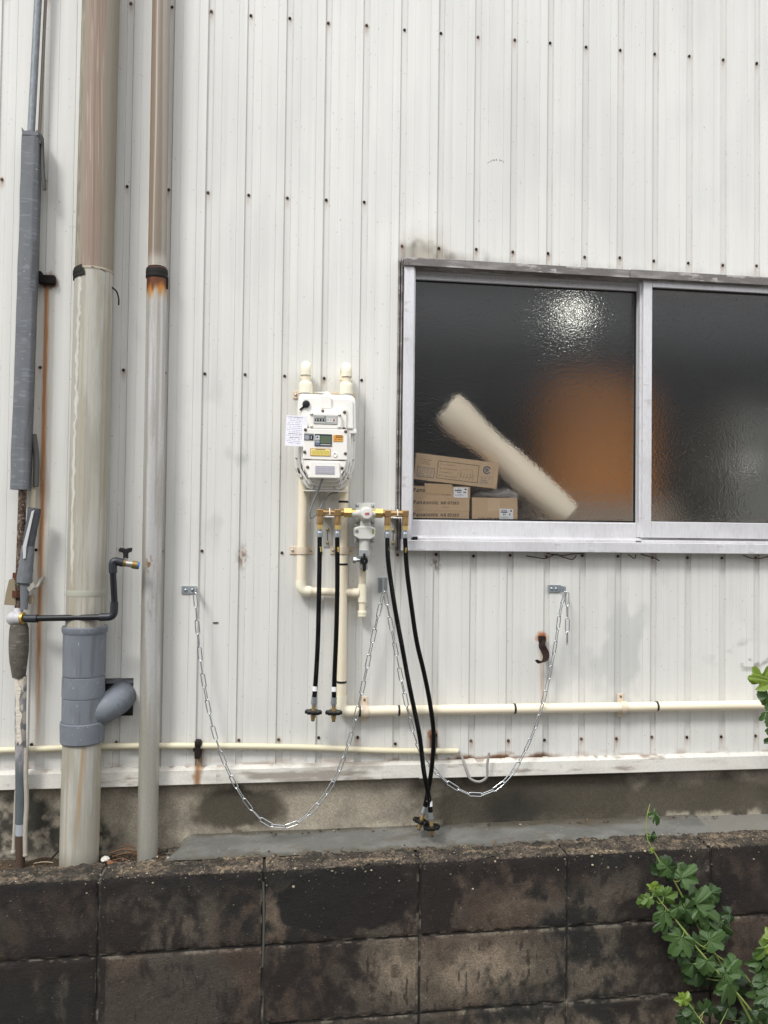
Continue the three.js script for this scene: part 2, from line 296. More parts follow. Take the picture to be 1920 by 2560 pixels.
const alu = std(0xffffff, 0.36, 0.25, { map: aluTex }), aluOld = std(0xffffff, 0.55, 0.15, { map: weatherTex }), black = std(0x0c0c0d, 0.6);
const uvm = g => setUV(g, (x, y, z, nx, ny) => Math.abs(nx) > 0.7 ? [z * 2, y * 2] : Math.abs(ny) > 0.7 ? [x * 2, z * 2] : [x * 2, y * 2]);
const wp = (n, g, m) => part(win, n, (Array.isArray(g) ? g : [g]).map(q => uvm(q)), m);
const XR = 2.3;
wp('frame_channel', [box(0.541, 0.5435, 1.498, 2.336, -0.04, 0.017), box(0.5435, 0.5525, 1.4981, 2.3359, -0.04, 0.006), box(0.5475, 0.5505, 1.4982, 2.3358, -0.04, 0.0245)], aluOld);
wp('frame_jamb', [rbox(0.5545, 0.583, 1.5005, 2.326, -0.06, 0.036, 0.0015), box(0.583, 0.589, 1.536, 2.312, -0.06, 0.020), box(0.5835, 0.5865, 1.536, 2.312, 0.0205, 0.0275)], alu);
wp('frame_jamb', [box(XR - 0.03, XR, 1.5005, 2.326, -0.06, 0.036)], alu);
wp('frame_head', [rbox(0.552, 1.226, 2.3095, 2.3335, -0.06, 0.044, 0.0015), rbox(1.2265, XR, 2.3095, 2.3345, -0.06, 0.0452, 0.0015), box(0.556, 0.562, 2.309, 2.3345, 0.0442, 0.0465)], aluOld);
wp('frame_sill', [rbox(0.552, XR, 1.4985, 1.529, -0.06, 0.046, 0.002), rbox(0.587, XR, 1.5295, 1.5365, -0.06, 0.034, 0.001), box(0.587, XR, 1.5365, 1.5425, 0.006, 0.009)], alu);
wp('drain_cap', [box(0.586, 0.600, 1.5292, 1.5385, 0.0345, 0.040)], black);
wp('drain_cap', [box(1.252, 1.268, 1.5292, 1.5335, 0.0345, 0.037)], std(0x57544f, 0.6));
// left (inner) sash
wp('sash_rail', [rbox(0.589, 1.297, 2.2865, 2.3125, -0.032, -0.006, 0.0015)], alu);
wp('sash_rail', [rbox(0.589, 1.297, 1.5375, 1.5855, -0.032, -0.006, 0.0015), box(0.590, 1.296, 1.5856, 1.588, -0.028, -0.012)], alu);
wp('sash_stile', [rbox(0.5865, 0.594, 1.5856, 2.2864, -0.032, -0.007, 0.001)], alu);
wp('sash_stile', [rbox(1.272, 1.298, 1.5856, 2.2864, -0.032, -0.006, 0.0015)], alu);
// right (outer) sash
wp('sash_rail', [rbox(1.3045, XR - 0.03, 2.291, 2.3175, 0.001, 0.026, 0.0015)], alu);
wp('sash_rail', [rbox(1.3045, XR - 0.03, 1.5435, 1.5915, 0.001, 0.026, 0.0015)], alu);
wp('sash_stile', [rbox(1.2765, 1.3043, 1.5435, 2.3175, 0.0005, 0.0265, 0.002), box(1.2715, 1.2764, 1.545, 2.313, -0.004, 0.012)], alu);
wp('glazing_gasket', [box(0.594, 1.272, 1.588, 1.5925, -0.019, -0.0135), box(0.594, 1.272, 2.2825, 2.2866, -0.019, -0.0135), box(1.3044, XR - 0.03, 2.2868, 2.2912, 0.012, 0.0185), box(1.3044, XR - 0.03, 1.5913, 1.5935, 0.012, 0.0185), box(1.2675, 1.272, 1.59, 2.285, -0.019, -0.0135)], black);
wp('sash_lock', [rbox(1.3035, 1.318, 1.882, 1.925, -0.030, -0.004, 0.003)], std(0x8c8f92, 0.4, 0.4));
// figured glass: smooth outside, rippled inside
const figBump = tex(1024, 1024, (u, v) => { const x = u * 0.72, y = v * 0.72; let n = 0.25 * vn(x * 170, y * 190, 112) + 0.45 * vn(x * 360 + 2 * vn(x * 60, y * 60, 7), y * 420, 110) + 0.3 * vn(x * 660, y * 680, 111); n = clamp(n) * 255; return [n, n, n]; }, { data: true, repeat: true });
const glassOut = new THREE.MeshPhysicalMaterial({ color: 0xffffff, roughness: 0.05, transmission: 1, thickness: 0.004, ior: 1.5, bumpMap: figBump, bumpScale: 0.00018 });
const glassIn = new THREE.MeshPhysicalMaterial({ color: 0xffffff, roughness: 0.17, transmission: 1, thickness: 0.004, ior: 1.5, bumpMap: figBump, bumpScale: 0.0014 });
for (const [x0, x1, y0, y1, z] of [[0.592, 1.274, 1.584, 2.288, -0.018], [1.300, XR - 0.025, 1.589, 2.294, 0.0130]]) {
  const g = box(x0, x1, y0, y1, z - 0.002, z + 0.002); setUV(g, (x, y) => [x / 0.72, y / 0.72]);
  const m = part(win, 'glass_pane', g, [glassOut, glassOut, glassOut, glassOut, glassOut, glassIn]); m.userData.label = 'frosted figured glass pane';
}
// inner sill board and the room behind
const roomMat = std(new THREE.Color(0.42, 0.41, 0.38), 0.9);
part(building, 'hole_lining', [box(-0.25, -0.178, 1.128, 1.1425, -0.034, 0.003), box(-0.25, -0.18, 1.042, 1.128, -0.034, -0.016)], std(0x74777a, 0.8));
part(building, 'inner_sill', box(0.56, 2.3, 1.555, 1.5795, -0.32, -0.061), std(new THREE.Color(0.36, 0.28, 0.2), 0.7));
part(building, 'room_floor', box(-4, 6, 0.55, 0.7, -8, -0.121), std(new THREE.Color(0.3, 0.29, 0.27), 0.85));
part(building, 'room_ceiling', box(-4, 6, 3.4, 3.5, -8, -0.121), roomMat);
part(building, 'room_wall', box(-4, 6, 0.7, 3.4, -8.15, -8), roomMat);
part(building, 'room_wall', box(-4.15, -4, 0.55, 3.5, -8.15, -0.0361), roomMat);
part(building, 'room_wall', box(6, 6.15, 0.55, 3.5, -8.15, -0.0361), roomMat);
part(building, 'wall_core', box(-4, -1.0, 0.72, 3.5, -0.12, -0.035), coreMat);
part(building, 'wall_core', box(3.6, 6, 0.72, 3.5, -0.12, -0.035), coreMat);
part(building, 'siding_panel', sidingUV(box(-4.15, -1.0, YB, 3.5, -0.034, 0.006)), sidingMat);
part(building, 'siding_panel', sidingUV(box(2.31, 6.15, YB, 3.5, -0.034, 0.006)), sidingMat);
part(building, 'roof_slab', box(-4.15, 6.15, 3.5, 3.6, -8.15, 0.03), roomMat);
// ------------------------------------------------------------------ ground, block wall, ledge
{
  const gt = tex(512, 512, (u, v) => { const n = fbm(u * 30, v * 30, 4, 120), k = 58 + 46 * n + 26 * (vn(u * 400, v * 400, 121) - 0.5); return [k, k * 0.97, k * 0.92]; }, { repeat: true });
  gt.repeat.set(60, 60);
  const g = new THREE.PlaneGeometry(120, 120); g.rotateX(-Math.PI / 2);
  const m = finish(new THREE.Mesh(g, std(0xffffff, 0.9, 0, { map: gt }))); m.name = 'ground'; m.position.set(0, 0, 20); m.userData = { kind: 'structure', label: 'dark paved ground in front of the block wall', category: 'ground' }; scene.add(m);
}
const SL = 0.0097;                                       // the wall climbs a little to the right
const wallY = x => SL * (x - 0.59);
const blockWall = thing('block_wall', 'low weathered concrete block wall dark with damp stains', 'wall', [0.59, 0, 0.15]);
const blockTex = tex(2048, 768, (u, v) => {
  const x = u * 2.7 - 0.75, y = v * 0.9;                 // y above 0.69 is the top face, unrolled
  const top = sst(0.682, 0.694, y - 0.004);
  const col = Math.floor((x + 0.22) / 0.404), row = y > 0.497 ? 0 : y > 0.297 ? 1 : 2;
  const hb = hsh(col + 20, row, 130), hc = hsh(col + 20, row, 129);
  const wx = x + 0.03 * (fbm(x * 12, y * 12, 2, 126) - 0.5), wy = y + 0.05 * (fbm(x * 12 + 5, y * 9, 2, 127) - 0.5);
  const f = vn(x * 420, y * 420, 131) - 0.5, n1 = fbm(wx * 8, wy * 6, 5, 132), n2 = fbm(wx * 34, wy * 24, 4, 133), n3 = fbm(wx * 90, wy * 60, 3, 134);
  let c = mix3([58, 47, 40], [96, 84, 74], clamp(sst(0.36, 0.66, n1) * 0.8 + (hb - 0.5) * 0.5));
  c = mix3(c, [70, 70, 65], sst(0.45, 0.65, fbm(x * 4 + 3, y * 4, 2, 128)) * 0.6);
  const pale = clamp(1.1 * Math.exp(-(((x - 0.76) / 0.16) ** 2) - (((y - 0.40) / 0.08) ** 2)) + 0.6 * Math.exp(-(((x - 0.53) / 0.09) ** 2) - (((y - 0.42) / 0.08) ** 2)) + 0.45 * Math.exp(-(((x - 1.08) / 0.1) ** 2) - (((y - 0.37) / 0.1) ** 2)) + 0.5 * sst(0.29, 0.24, y) * sst(0.55, 0.9, x) + (row === 1 ? 0.2 : 0.1) * hc + 0.4 * Math.exp(-(((x - 0.86) / 0.1) ** 2) - (((y - 0.57) / 0.05) ** 2)) + 0.4 * Math.exp(-(((x - 1.12) / 0.09) ** 2) - (((y - 0.56) / 0.05) ** 2)) + 0.35 * Math.exp(-(((x + 0.02) / 0.14) ** 2) - (((y - 0.56) / 0.05) ** 2)) + 0.5 * Math.exp(-(((x - 0.215) / 0.03) ** 2) - (((y - 0.58) / 0.07) ** 2)));
  c = mix3(c, [146, 136, 122], clamp(1.1 * pale * (0.25 + 1.1 * n2)));
  c = mix3(c, [128, 120, 110], 0.5 * sst(0.56, 0.7, n2) * sst(0.45, 0.62, n1) * (x > -0.2 ? 1 : 0.3));
  // damp: dark mottling, heavier in the top course and towards the left
  let dk = sst(0.40, 0.60, n1 * 0.55 + n2 * 0.35 + n3 * 0.1 + (row === 0 ? 0.012 : -0.015) + (x < 0.15 ? 0.015 : 0) + (x < -0.2 ? 0.09 : 0) + (hc - 0.5) * 0.12 - 0.14 * pale) * 0.85;
  dk = Math.max(dk, 0.85 * sst(0.63, 0.69, y + 0.1 * (fbm(x * 15, y * 14, 4, 135) - 0.5)) * (1 - top));
  const bl = sst(1.02, 0.9, Math.hypot((x - 0.40) / 0.185, (y - 0.61) / 0.105) + 0.6 * (fbm(x * 16, y * 16, 4, 136) - 0.5)); dk = Math.max(dk, bl * 0.95);
  const bl2 = sst(1.0, 0.85, Math.hypot((x - 1.44) / 0.05, (y - 0.57) / 0.05) + 0.4 * (fbm(x * 30, y * 30, 3, 137) - 0.5)); dk = Math.max(dk, bl2 * 0.9);
  c = mix3(c, mix3([22, 15, 12], [17, 17, 15], sst(0.4, 0.6, fbm(x * 3, y * 3, 2, 138))), clamp(dk));
  // short drips and spots on the paler blocks
  const dr = vn(x * 95, y * 26, 146) * 0.7 + 0.3 * vn(x * 200, y * 70, 147); if (row > 0) c = mix3(c, [46, 40, 35], sst(0.66, 0.82, dr) * 0.75 * sst(0.35, 0.6, fbm(x * 9, y * 14, 3, 148)));
  const sp = vn(x * 46, y * 40, 139); if (sp > 0.8 && pale > 0.2) c = mix3(c, [76, 68, 58], sst(0.82, 0.94, sp + 0.1 * (n3 - 0.5)) * 0.6);
  // pale scum beside the joints
  const jx = Math.abs(((x + 0.22) / 0.4025 - Math.round((x + 0.22) / 0.4025)) * 0.4025), jy = Math.min(Math.abs(y - 0.497), Math.abs(y - 0.298));
  c = mix3(c, [132, 128, 119], 0.7 * sst(0.012, 0.004, Math.min(jx + 0.003, jy)) * sst(0.5, 0.66, fbm(x * 40, y * 60, 3, 140)));
  if (top > 0) { let t = mix3([98, 90, 80], [64, 58, 52], sst(0.4, 0.65, n2)); t = mix3(t, [138, 125, 106], sst(0.52, 0.7, fbm(x * 12, y * 40, 4, 141)) * 0.85); t = mix3(t, [44, 42, 34], sst(0.56, 0.72, fbm(x * 18 + 7, y * 30, 4, 142)) * 0.8); t = mix3(t, [38, 34, 31], sst(0.6, 0.8, vn(x * 150, y * 150, 149)) * 0.7); c = mix3(c, t, top); }
  let k = 1 + f * (0.34 + 0.35 * top);
  const gi = Math.floor(x * 420), gj = Math.floor(y * 420), g = hsh(gi, gj, 143); if (g > (top > 0.5 ? 0.985 : row === 0 ? 0.9955 : 0.998)) { const q = 0.35 + 0.65 * hsh(gi, gj, 144); c = mix3(c, [206, 194, 168], q * (top > 0.5 ? 0.9 : 0.55)); }
  return [c[0] * k * 0.95, c[1] * k * 0.915, c[2] * k * 0.87];
});
const blockBump = coarseBump.clone(); blockBump.repeat.set(9, 3); blockBump.needsUpdate = true;
const blockMat = std(0xffffff, 0.82, 0, { map: blockTex, bumpMap: blockBump, bumpScale: 0.003 });
const blockUV = g => setUV(g, (x, y, z, nx, ny, nz) => { const yy = y - wallY(x); return [(x + 0.75) / 2.7, (ny > 0.6 && yy > 0.66 ? 0.69 + (0.2 - z) : yy) / 0.9]; });
{
  const xs = [-1.03, -0.625, -0.22, 0.185, 0.59, 0.99, 1.40, 1.80, 2.2], ys = [0.69, 0.497, 0.298, 0.1, -0.1];
  for (let r = 0; r < 4; r++) for (let c = 0; c < 8; c++) {
    const x0 = xs[c] + 0.0035, x1 = xs[c + 1] - 0.0035, y1 = ys[r] - (r ? 0.0035 : 0), y0 = ys[r + 1] + 0.0035, w = x1 - x0, h = y1 - y0, zb = 0.108 - 0.006 * c / 3, zf = 0.2, d = zf - zb;
    const fine = r < 3;
    const g = new THREE.BoxGeometry(w, h, d, fine ? 84 : 8, fine ? 40 : 4, r === 0 ? 18 : 3); g.translate((x0 + x1) / 2, (y0 + y1) / 2, (zf + zb) / 2);
    const p = g.attributes.position;
    for (let i = 0; i < p.count; i++) {
      let x = p.getX(i), y = p.getY(i), z = p.getZ(i);
      const ex = Math.min(x - x0, x1 - x), ey = Math.min(y - y0, y1 - y), ez = zf - z;
      const nA = fbm(x * 26, y * 26 + z * 31, 3, 150 + c) - 0.5, nB = vn(x * 130 + z * 90, y * 130 + z * 70, 160) - 0.5;
      if (ez < 1e-5) z += 0.0045 * nA + 0.0014 * nB - 0.0045 * Math.exp(-Math.min(ex, ey) / 0.0035) * (0.5 + vn(x * 60, y * 60, 161));
      if (r === 0 && y1 - y < 1e-5) { y += 0.010 * nA + 0.0075 * (vn(x * 110, z * 110, 162) - 0.5) - 0.010 * Math.exp(-ez / 0.006) * (0.2 + 1.2 * vn(x * 70, 3, 163)) - 0.004 * Math.exp(-ex / 0.006); }
      if (r === 0 && ez < 1e-5 && y1 - y < 0.02) z -= 0.006 * Math.exp(-(y1 - y) / 0.006) * vn(x * 80, y * 80, 164);
      if (r === 0 && z - zb < 1e-5) z += 0.010 * (vn(x * 45, y * 30, 165) - 0.5);
      y += wallY(x); p.setXYZ(i, x, y, z);
    }
    blockUV(g); const gg = toCreasedNormals(g, 0.9);
    const m = part(blockWall, 'concrete_block', gg, blockMat);
  }
  const mt = tex(512, 256, (u, v) => { const n = fbm(u * 60, v * 40, 4, 170); const c = mix3([46, 43, 39], [116, 112, 103], sst(0.5, 0.72, n)); return mix3(c, [30, 28, 26], sst(0.42, 0.62, fbm(u * 30, v * 14, 4, 171)) * 0.85); }, { repeat: true });
  const mg = box(-1.02, 2.19, -0.08, 0.683, 0.112, 0.1925); mg.applyMatrix4(new THREE.Matrix4().makeRotationZ(SL)); mg.translate(0, -SL * 0.59, 0);
  part(blockWall, 'mortar', setUV(mg, (x, y) => [x / 2, y]), std(0xffffff, 0.9, 0, { map: mt }));
  // a bead of mortar smeared up one joint
  part(blockWall, 'mortar_bead', [tube([[0.1835, 0.655, 0.1935], [0.1855, 0.6, 0.195], [0.1865, 0.5, 0.1955], [0.185, 0.44, 0.195]], 0.0035, 20, 6)], std(0x4c4a45, 0.9));
  // loose grit bedded in the top of the wall
  const gg = new THREE.IcosahedronGeometry(0.0026, 0), im = new THREE.InstancedMesh(gg, std(0xffffff, 0.8), 1500), M = new THREE.Matrix4(), q = new THREE.Quaternion(), e = new THREE.Euler(), col = new THREE.Color();
  for (let i = 0; i < 1500; i++) {
    const x = rr(-0.7, 1.95), onFront = rnd() < 0.22, z = onFront ? 0.199 : rr(0.112, 0.2), y = (onFront ? 0.69 - Math.abs(rr(0, 0.09) * rnd()) : 0.6895) + wallY(x) + rr(-0.003, 0.0006), s = 0.4 + 1.3 * rnd() ** 3;
    M.compose(new THREE.Vector3(x - 0.59, y, z - 0.15), q.setFromEuler(e.set(rnd() * 6, rnd() * 6, 0)), new THREE.Vector3(s, s * 0.7, s)); im.setMatrixAt(i, M);
    const t = rnd(); im.setColorAt(i, t > 0.82 ? col.setRGB(0.34, 0.29, 0.2) : t > 0.5 ? col.setRGB(0.16, 0.135, 0.1) : col.setRGB(0.06, 0.052, 0.042));
  }
  im.name = 'grit'; im.userData.kind = 'stuff'; finish(im); blockWall.add(im);
}
// concrete ledge between footing and block wall, in two pours; soil at the left
{
  const lt = tex(1024, 128, (u, v) => { const n = fbm(u * 24, v * 3, 4, 180); let c = mix3([102, 102, 98], [116, 115, 110], sst(0.35, 0.7, n)); c = mix3(c, [86, 80, 70], sst(0.6, 0.85, v + 0.35 * (fbm(u * 36, v * 4, 4, 181) - 0.5)) * sst(0.4, 0.5, u) * sst(0.8, 0.6, u)); c = mix3(c, [96, 92, 84], sst(0.55, 0.75, fbm(u * 60, v * 7, 4, 185)) * 0.6); c = mix3(c, [78, 74, 64], sst(0.8, 0.98, v + 0.3 * (fbm(u * 50, v * 3, 3, 186) - 0.5)) * 0.8); c = mix3(c, [82, 78, 68], sst(0.2, 0.0, v + 0.3 * (fbm(u * 60, v * 3 + 5, 3, 187) - 0.5)) * 0.8); const k = 1 + 0.14 * (vn(u * 700, v * 90, 182) - 0.5); if (hsh(Math.floor(u * 1000), Math.floor(v * 110), 183) > 0.9985) c = [190, 188, 180]; return [c[0] * k, c[1] * k, c[2] * k]; });
  const mk = (x0, x1, yb, yf, slant) => {
    const nx = 60, nz = 8, pos = [], idx = [], uv = [];
    for (let j = 0; j <= nz; j++) for (let i = 0; i <= nx; i++) { const t = j / nz, xx = x0 + (x1 - x0) * i / nx - (slant * t + 0.022 * (fbm(t * 4, x0 * 9, 3, 188) - 0.5)) * (1 - i / nx); pos.push(xx, mix(yb, yf, t) + SL * 0.4 * (xx - 0.5) + 0.005 * (fbm(xx * 14, t * 3, 4, 184) - 0.5) - (i === 0 ? 0.012 : 0), -0.006 + 0.118 * t); uv.push((xx + 0.1) / 2, 1 - t); }
    for (let j = 0; j < nz; j++) for (let i = 0; i < nx; i++) { const a = j * (nx + 1) + i, b = a + 1, c = a + nx + 1, d = c + 1; idx.push(a, c, b, b, c, d); }
    const g = new THREE.BufferGeometry(); g.setAttribute('position', new THREE.Float32BufferAttribute(pos, 3)); g.setAttribute('uv', new THREE.Float32BufferAttribute(uv, 2)); g.setIndex(idx); g.computeVertexNormals(); return g;
  };
  const lm = std(0xffffff, 0.3, 0, { map: lt });
  const ledge = new THREE.Group(); ledge.name = 'concrete_ledge'; ledge.userData = { kind: 'structure', label: 'smooth wet grey mortar ledge along the footing', category: 'ledge' }; ledge.position.set(0.5, 0.6, 0.05); scene.add(ledge);
  part(ledge, 'ledge_slab', mk(-0.03, 1.46, 0.713, 0.688, 0.045), lm);
  part(ledge, 'ledge_end', [box(-0.075, -0.03, 0.60, 0.676, -0.006, 0.11)], lm);
  part(ledge, 'ledge_slab', mk(1.42, 2.3, 0.712, 0.690, 0.0).translate(0, -0.006, 0), std(0x77746c, 0.7, 0, { bumpMap: rep(coarseBump, 3, 1), bumpScale: 0.001 }));
  const sg = new THREE.PlaneGeometry(1.2, 0.125, 110, 14); sg.rotateX(-Math.PI / 2); sg.translate(-0.63, 0.66, 0.05);
  const p = sg.attributes.position; for (let i = 0; i < p.count; i++) p.setY(i, 0.658 + 0.02 * (fbm(p.getX(i) * 20, p.getZ(i) * 20, 4, 190) - 0.5) - 0.01 * sst(0.05, 0.11, p.getZ(i)) + 0.012 * sst(-0.24, -0.1, p.getX(i)));
  sg.computeVertexNormals(); const st = tex(512, 64, (u, v) => { const n = fbm(u * 40, v * 6, 4, 191), c = mix3([62, 50, 38], [96, 80, 62], n); const k = 1 + 0.35 * (vn(u * 300, v * 40, 192) - 0.5); return [c[0] * k, c[1] * k, c[2] * k]; });
  const soil = finish(new THREE.Mesh(sg, std(0xffffff, 0.95, 0, { map: st, bumpMap: rep(coarseBump, 3, 0.4), bumpScale: 0.003 }))); soil.name = 'soil'; soil.userData = { kind: 'structure', label: 'brown soil strip behind the block wall', category: 'soil' }; scene.add(soil);
  { const lg = new THREE.TetrahedronGeometry(0.0042, 0); lg.scale(1.6, 0.35, 0.9); const im = new THREE.InstancedMesh(lg, std(0xffffff, 0.9), 420), M = new THREE.Matrix4(), q = new THREE.Quaternion(), e = new THREE.Euler(), col = new THREE.Color();
    for (let i = 0; i < 420; i++) { const onSoil = i < 300, x = onSoil ? (rnd() < 0.6 ? rr(-0.25, -0.06) : rr(-0.7, -0.1)) : rr(-0.02, 1.8), z = onSoil ? rr(0.0, 0.108) : (rnd() < 0.6 ? rr(0.0, 0.02) : rr(0.09, 0.11)), y = onSoil ? 0.666 + 0.012 * sst(-0.24, -0.1, x) : 0.713 - z * 0.22 + SL * 0.4 * (x - 0.5) + 0.001, s = rr(0.3, 1.3); M.compose(new THREE.Vector3(x, y, z), q.setFromEuler(e.set(rr(-0.4, 0.4), rnd() * 6, rr(-0.4, 0.4))), new THREE.Vector3(s, s, s)); im.setMatrixAt(i, M); const t = rnd(); im.setColorAt(i, t > 0.85 ? col.setRGB(0.4, 0.33, 0.24) : t > 0.5 ? col.setRGB(0.14, 0.08, 0.04) : col.setRGB(0.05, 0.04, 0.03)); }
    im.name = 'litter'; im.userData = { kind: 'stuff', label: 'crumbs of leaf litter and grit on the soil and ledge', category: 'litter' }; finish(im); scene.add(im); }
  const bs = finish(new THREE.Mesh(box(-1.2, 2.3, 0.2, 0.60, -0.004, 0.105), std(0x3a3028, 0.95))); bs.name = 'backfill'; bs.userData = { kind: 'structure', label: 'packed earth behind the block wall', category: 'soil' }; scene.add(bs);
}
// ------------------------------------------------------------------ pipes at the left
{ // big downpipe
  const t = thing('downpipe', 'wide weathered grey downpipe with a brown stained upper length and dark grey collar', 'downpipe', [-0.295, 0.66, 0.062]);
  const X = (y) => -0.2985 + (y - 0.66) * 0.0042, Z = 0.0625;
  const upT = tex(512, 1024, (u, v) => { // u round the pipe, front at 0.5
    const y = 2.235 + v * 1.3;
    // a rubbed brown stain down the middle, mossy cells along one side
    const n = fbm(u * 40, y * 4, 4, 200), uu = u + 0.02 * (fbm(u * 20, y * 3, 3, 205) - 0.5), st = sst(0.40, 0.44, uu) * sst(0.60, 0.55, uu), ms = sst(0.40, 0.36, uu) * sst(0.22, 0.28, uu);
    let c = mix3([150, 140, 122], [136, 128, 114], n); c = mix3(c, [142, 122, 107], st * (0.6 + 0.5 * vn(u * 60, y * 2.5, 206)));
    const cell = vn(u * 60, y * 44, 201); c = mix3(c, [168, 163, 148], sst(0.5, 0.75, cell) * ms * 0.6); c = mix3(c, [122, 118, 102], sst(0.5, 0.2, cell) * ms * 0.5);
    const sc = vn(u * 130 + y * 8, y * 9, 202); c = mix3(c, [178, 162, 147], sst(0.72, 0.85, sc) * st * 0.6); c = mix3(c, [126, 102, 88], sst(0.6, 0.8, vn(u * 90 + y * 5, y * 3, 203)) * st * 0.7);
    const k = 1 + 0.06 * (vn(u * 300, y * 20, 204) - 0.5); return [c[0] * k, c[1] * k, c[2] * k]; });
  const loT = tex(512, 1024, (u, v) => {
    const y = 0.6 + v * 1.66, s = (u - 0.5) * 6.283; const n = fbm(u * 12, y * 4, 4, 210);
    let c = mix3([178, 175, 166], [160, 156, 145], sst(0.4, 0.65, n)); c = mix3(c, [150, 138, 116], sst(0.58, 0.8, vn(u * 46, y * 1.6, 218)) * 0.45);
    c = mix3(c, [168, 160, 138], 0.5 * sst(0.6, 0.8, vn(u * 60, y * 3, 211)));
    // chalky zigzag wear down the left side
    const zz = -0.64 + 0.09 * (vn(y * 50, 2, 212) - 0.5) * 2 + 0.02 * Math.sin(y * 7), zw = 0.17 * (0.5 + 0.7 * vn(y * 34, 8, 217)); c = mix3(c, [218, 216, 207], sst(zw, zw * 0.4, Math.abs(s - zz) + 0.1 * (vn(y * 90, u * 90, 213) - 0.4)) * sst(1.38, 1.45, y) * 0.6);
    // rust-brown run on the foot of the pipe
    const rx = 0.22 - (0.98 - y) * 1.35; if (y < 0.985) { c = mix3(c, [164, 130, 92], clamp(sst(0.3, 0.06, s - rx) * sst(-0.06, 0.02, s - rx) * (0.4 + 0.6 * vn(u * 80, y * 12, 214)) * sst(0.66, 0.8, y))); c = mix3(c, [150, 150, 142], sst(0.5, 0.8, vn(u * 50, y * 6, 215)) * 0.3); }
    if (y < 0.72) c = mix3(c, [120, 114, 102], sst(0.72, 0.67, y + 0.03 * (n - 0.5)) * 0.5);
    const k = 1 + 0.06 * (vn(u * 260, y * 60, 216) - 0.5); return [c[0] * k, c[1] * k, c[2] * k]; });
  // CylinderGeometry's seam lies at +z: turn it to the wall so that u = 0.5 faces out
  const cyl = (y0, y1, r0, r1 = r0) => { const g = new THREE.CylinderGeometry(r1, r0, y1 - y0, 48, 6, true); g.rotateY(Math.PI); const p = g.attributes.position; for (let i = 0; i < p.count; i++) { const y = p.getY(i) + (y0 + y1) / 2; p.setXYZ(i, p.getX(i) + X(y), y, p.getZ(i) + Z); } return g; };
  part(t, 'upper_pipe', setUVfromPos(cyl(2.238, 3.55, 0.0485), 2.235, 1.3), std(0xffffff, 0.6, 0, { map: upT }));
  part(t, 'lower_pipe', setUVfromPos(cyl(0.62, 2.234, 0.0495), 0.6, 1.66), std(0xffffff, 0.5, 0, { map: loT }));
  function setUVfromPos(g, y0, h) { const p = g.attributes.position, uv = g.attributes.uv; for (let i = 0; i < p.count; i++) uv.setY(i, (p.getY(i) - y0) / h); return g; }
  part(t, 'joint_ring', [lathe([[0.0496, 0], [0.0505, 0.002], [0.0505, 0.006], [0.0492, 0.008]], [X(2.232), 2.231, Z], [0, 1, 0], 40)], std(0xa39886, 0.7));
  part(t, 'joint_ring', [lathe([[0.0496, 0], [0.0504, 0.001], [0.0504, 0.012], [0.0496, 0.016]], [X(1.372), 1.372, Z], [0, 1, 0], 40)], std(0xa5a597, 0.6));
  // grey push-fit collar and branch
  const gmT = tex(256, 256, (u, v) => { let c = mix3([106, 112, 121], [122, 127, 134], fbm(u * 8, v * 8, 4, 225)); c = mix3(c, [140, 144, 148], sst(0.8, 0.9, vn(u * 50 + v * 30, v * 12, 226)) * 0.3); c = mix3(c, [92, 92, 90], sst(0.6, 0.8, fbm(u * 20, v * 5, 3, 227)) * 0.5); if (hsh(Math.floor(u * 150), Math.floor(v * 150), 228) > 0.997) c = [178, 180, 180]; return c; }, { repeat: true });
  const gm = std(0xffffff, 0.5, 0, { map: gmT, bumpMap: rep(grainBump, 6, 6), bumpScale: 0.0004 });
  part(t, 'collar', [lathe([[0.0502, 1.292], [0.0572, 1.292], [0.0578, 1.289], [0.0578, 1.278], [0.0552, 1.274], [0.0545, 1.27], [0.0535, 1.166], [0.0525, 1.162]].map(([r, y]) => [r, y - 1.2]), [X(1.2), 1.2, Z], [0, 1, 0], 48)], gm);
  part(t, 'branch_body', [lathe([[0.0515, 1.1605], [0.0542, 1.159], [0.0545, 1.108], [0.0525, 1.1045], [0.0522, 1.1035], [0.0535, 1.102], [0.0532, 1.045], [0.0535, 1.043]].map(([r, y]) => [r, y - 1.1]), [X(1.1), 1.1, Z], [0, 1, 0], 48)], gm);
  part(t, 'collar', [lathe([[0.0535, 1.042], [0.0562, 1.0415], [0.0568, 1.038], [0.0556, 0.990], [0.0545, 0.987], [0.0499, 0.987]].map(([r, y]) => [r, y - 1.0]), [X(1.0), 1.0, Z], [0, 1, 0], 48)], gm);
  part(t, 'branch_pipe', [tube([[-0.28, 1.062, 0.06], [-0.252, 1.068, 0.06], [-0.232, 1.078, 0.052], [-0.214, 1.088, 0.034], [-0.208, 1.094, 0.01], [-0.206, 1.095, -0.03]], 0.0385, 40, 28)], gm);
  // remains of the old black strap
  const strap = std(0x14110f, 0.75);
  const arc = (a0, a1, r, y, h, tilt = 0) => { const g = new THREE.CylinderGeometry(r, r, h, 24, 2, true, a0, a1 - a0); const p = g.attributes.position; for (let i = 0; i < p.count; i++) { const a = Math.atan2(p.getX(i), p.getZ(i)); p.setXYZ(i, p.getX(i) + X(y), p.getY(i) + y + tilt * (a - a0) + 0.002 * (vn(a * 20, p.getY(i) * 200, 220) - 0.5), p.getZ(i) + Z); } return g; };
  part(t, 'old_strap', [arc(-2.2, -0.25, 0.0518, 2.212, 0.011, 0.004), arc(-2.2, -0.42, 0.0536, 2.223, 0.011, 0.004), arc(-2.2, -0.3, 0.0526, 2.217, 0.018, 0.004), arc(-1.2, -0.42, 0.0522, 2.2335, 0.008, 0.006)], strap);
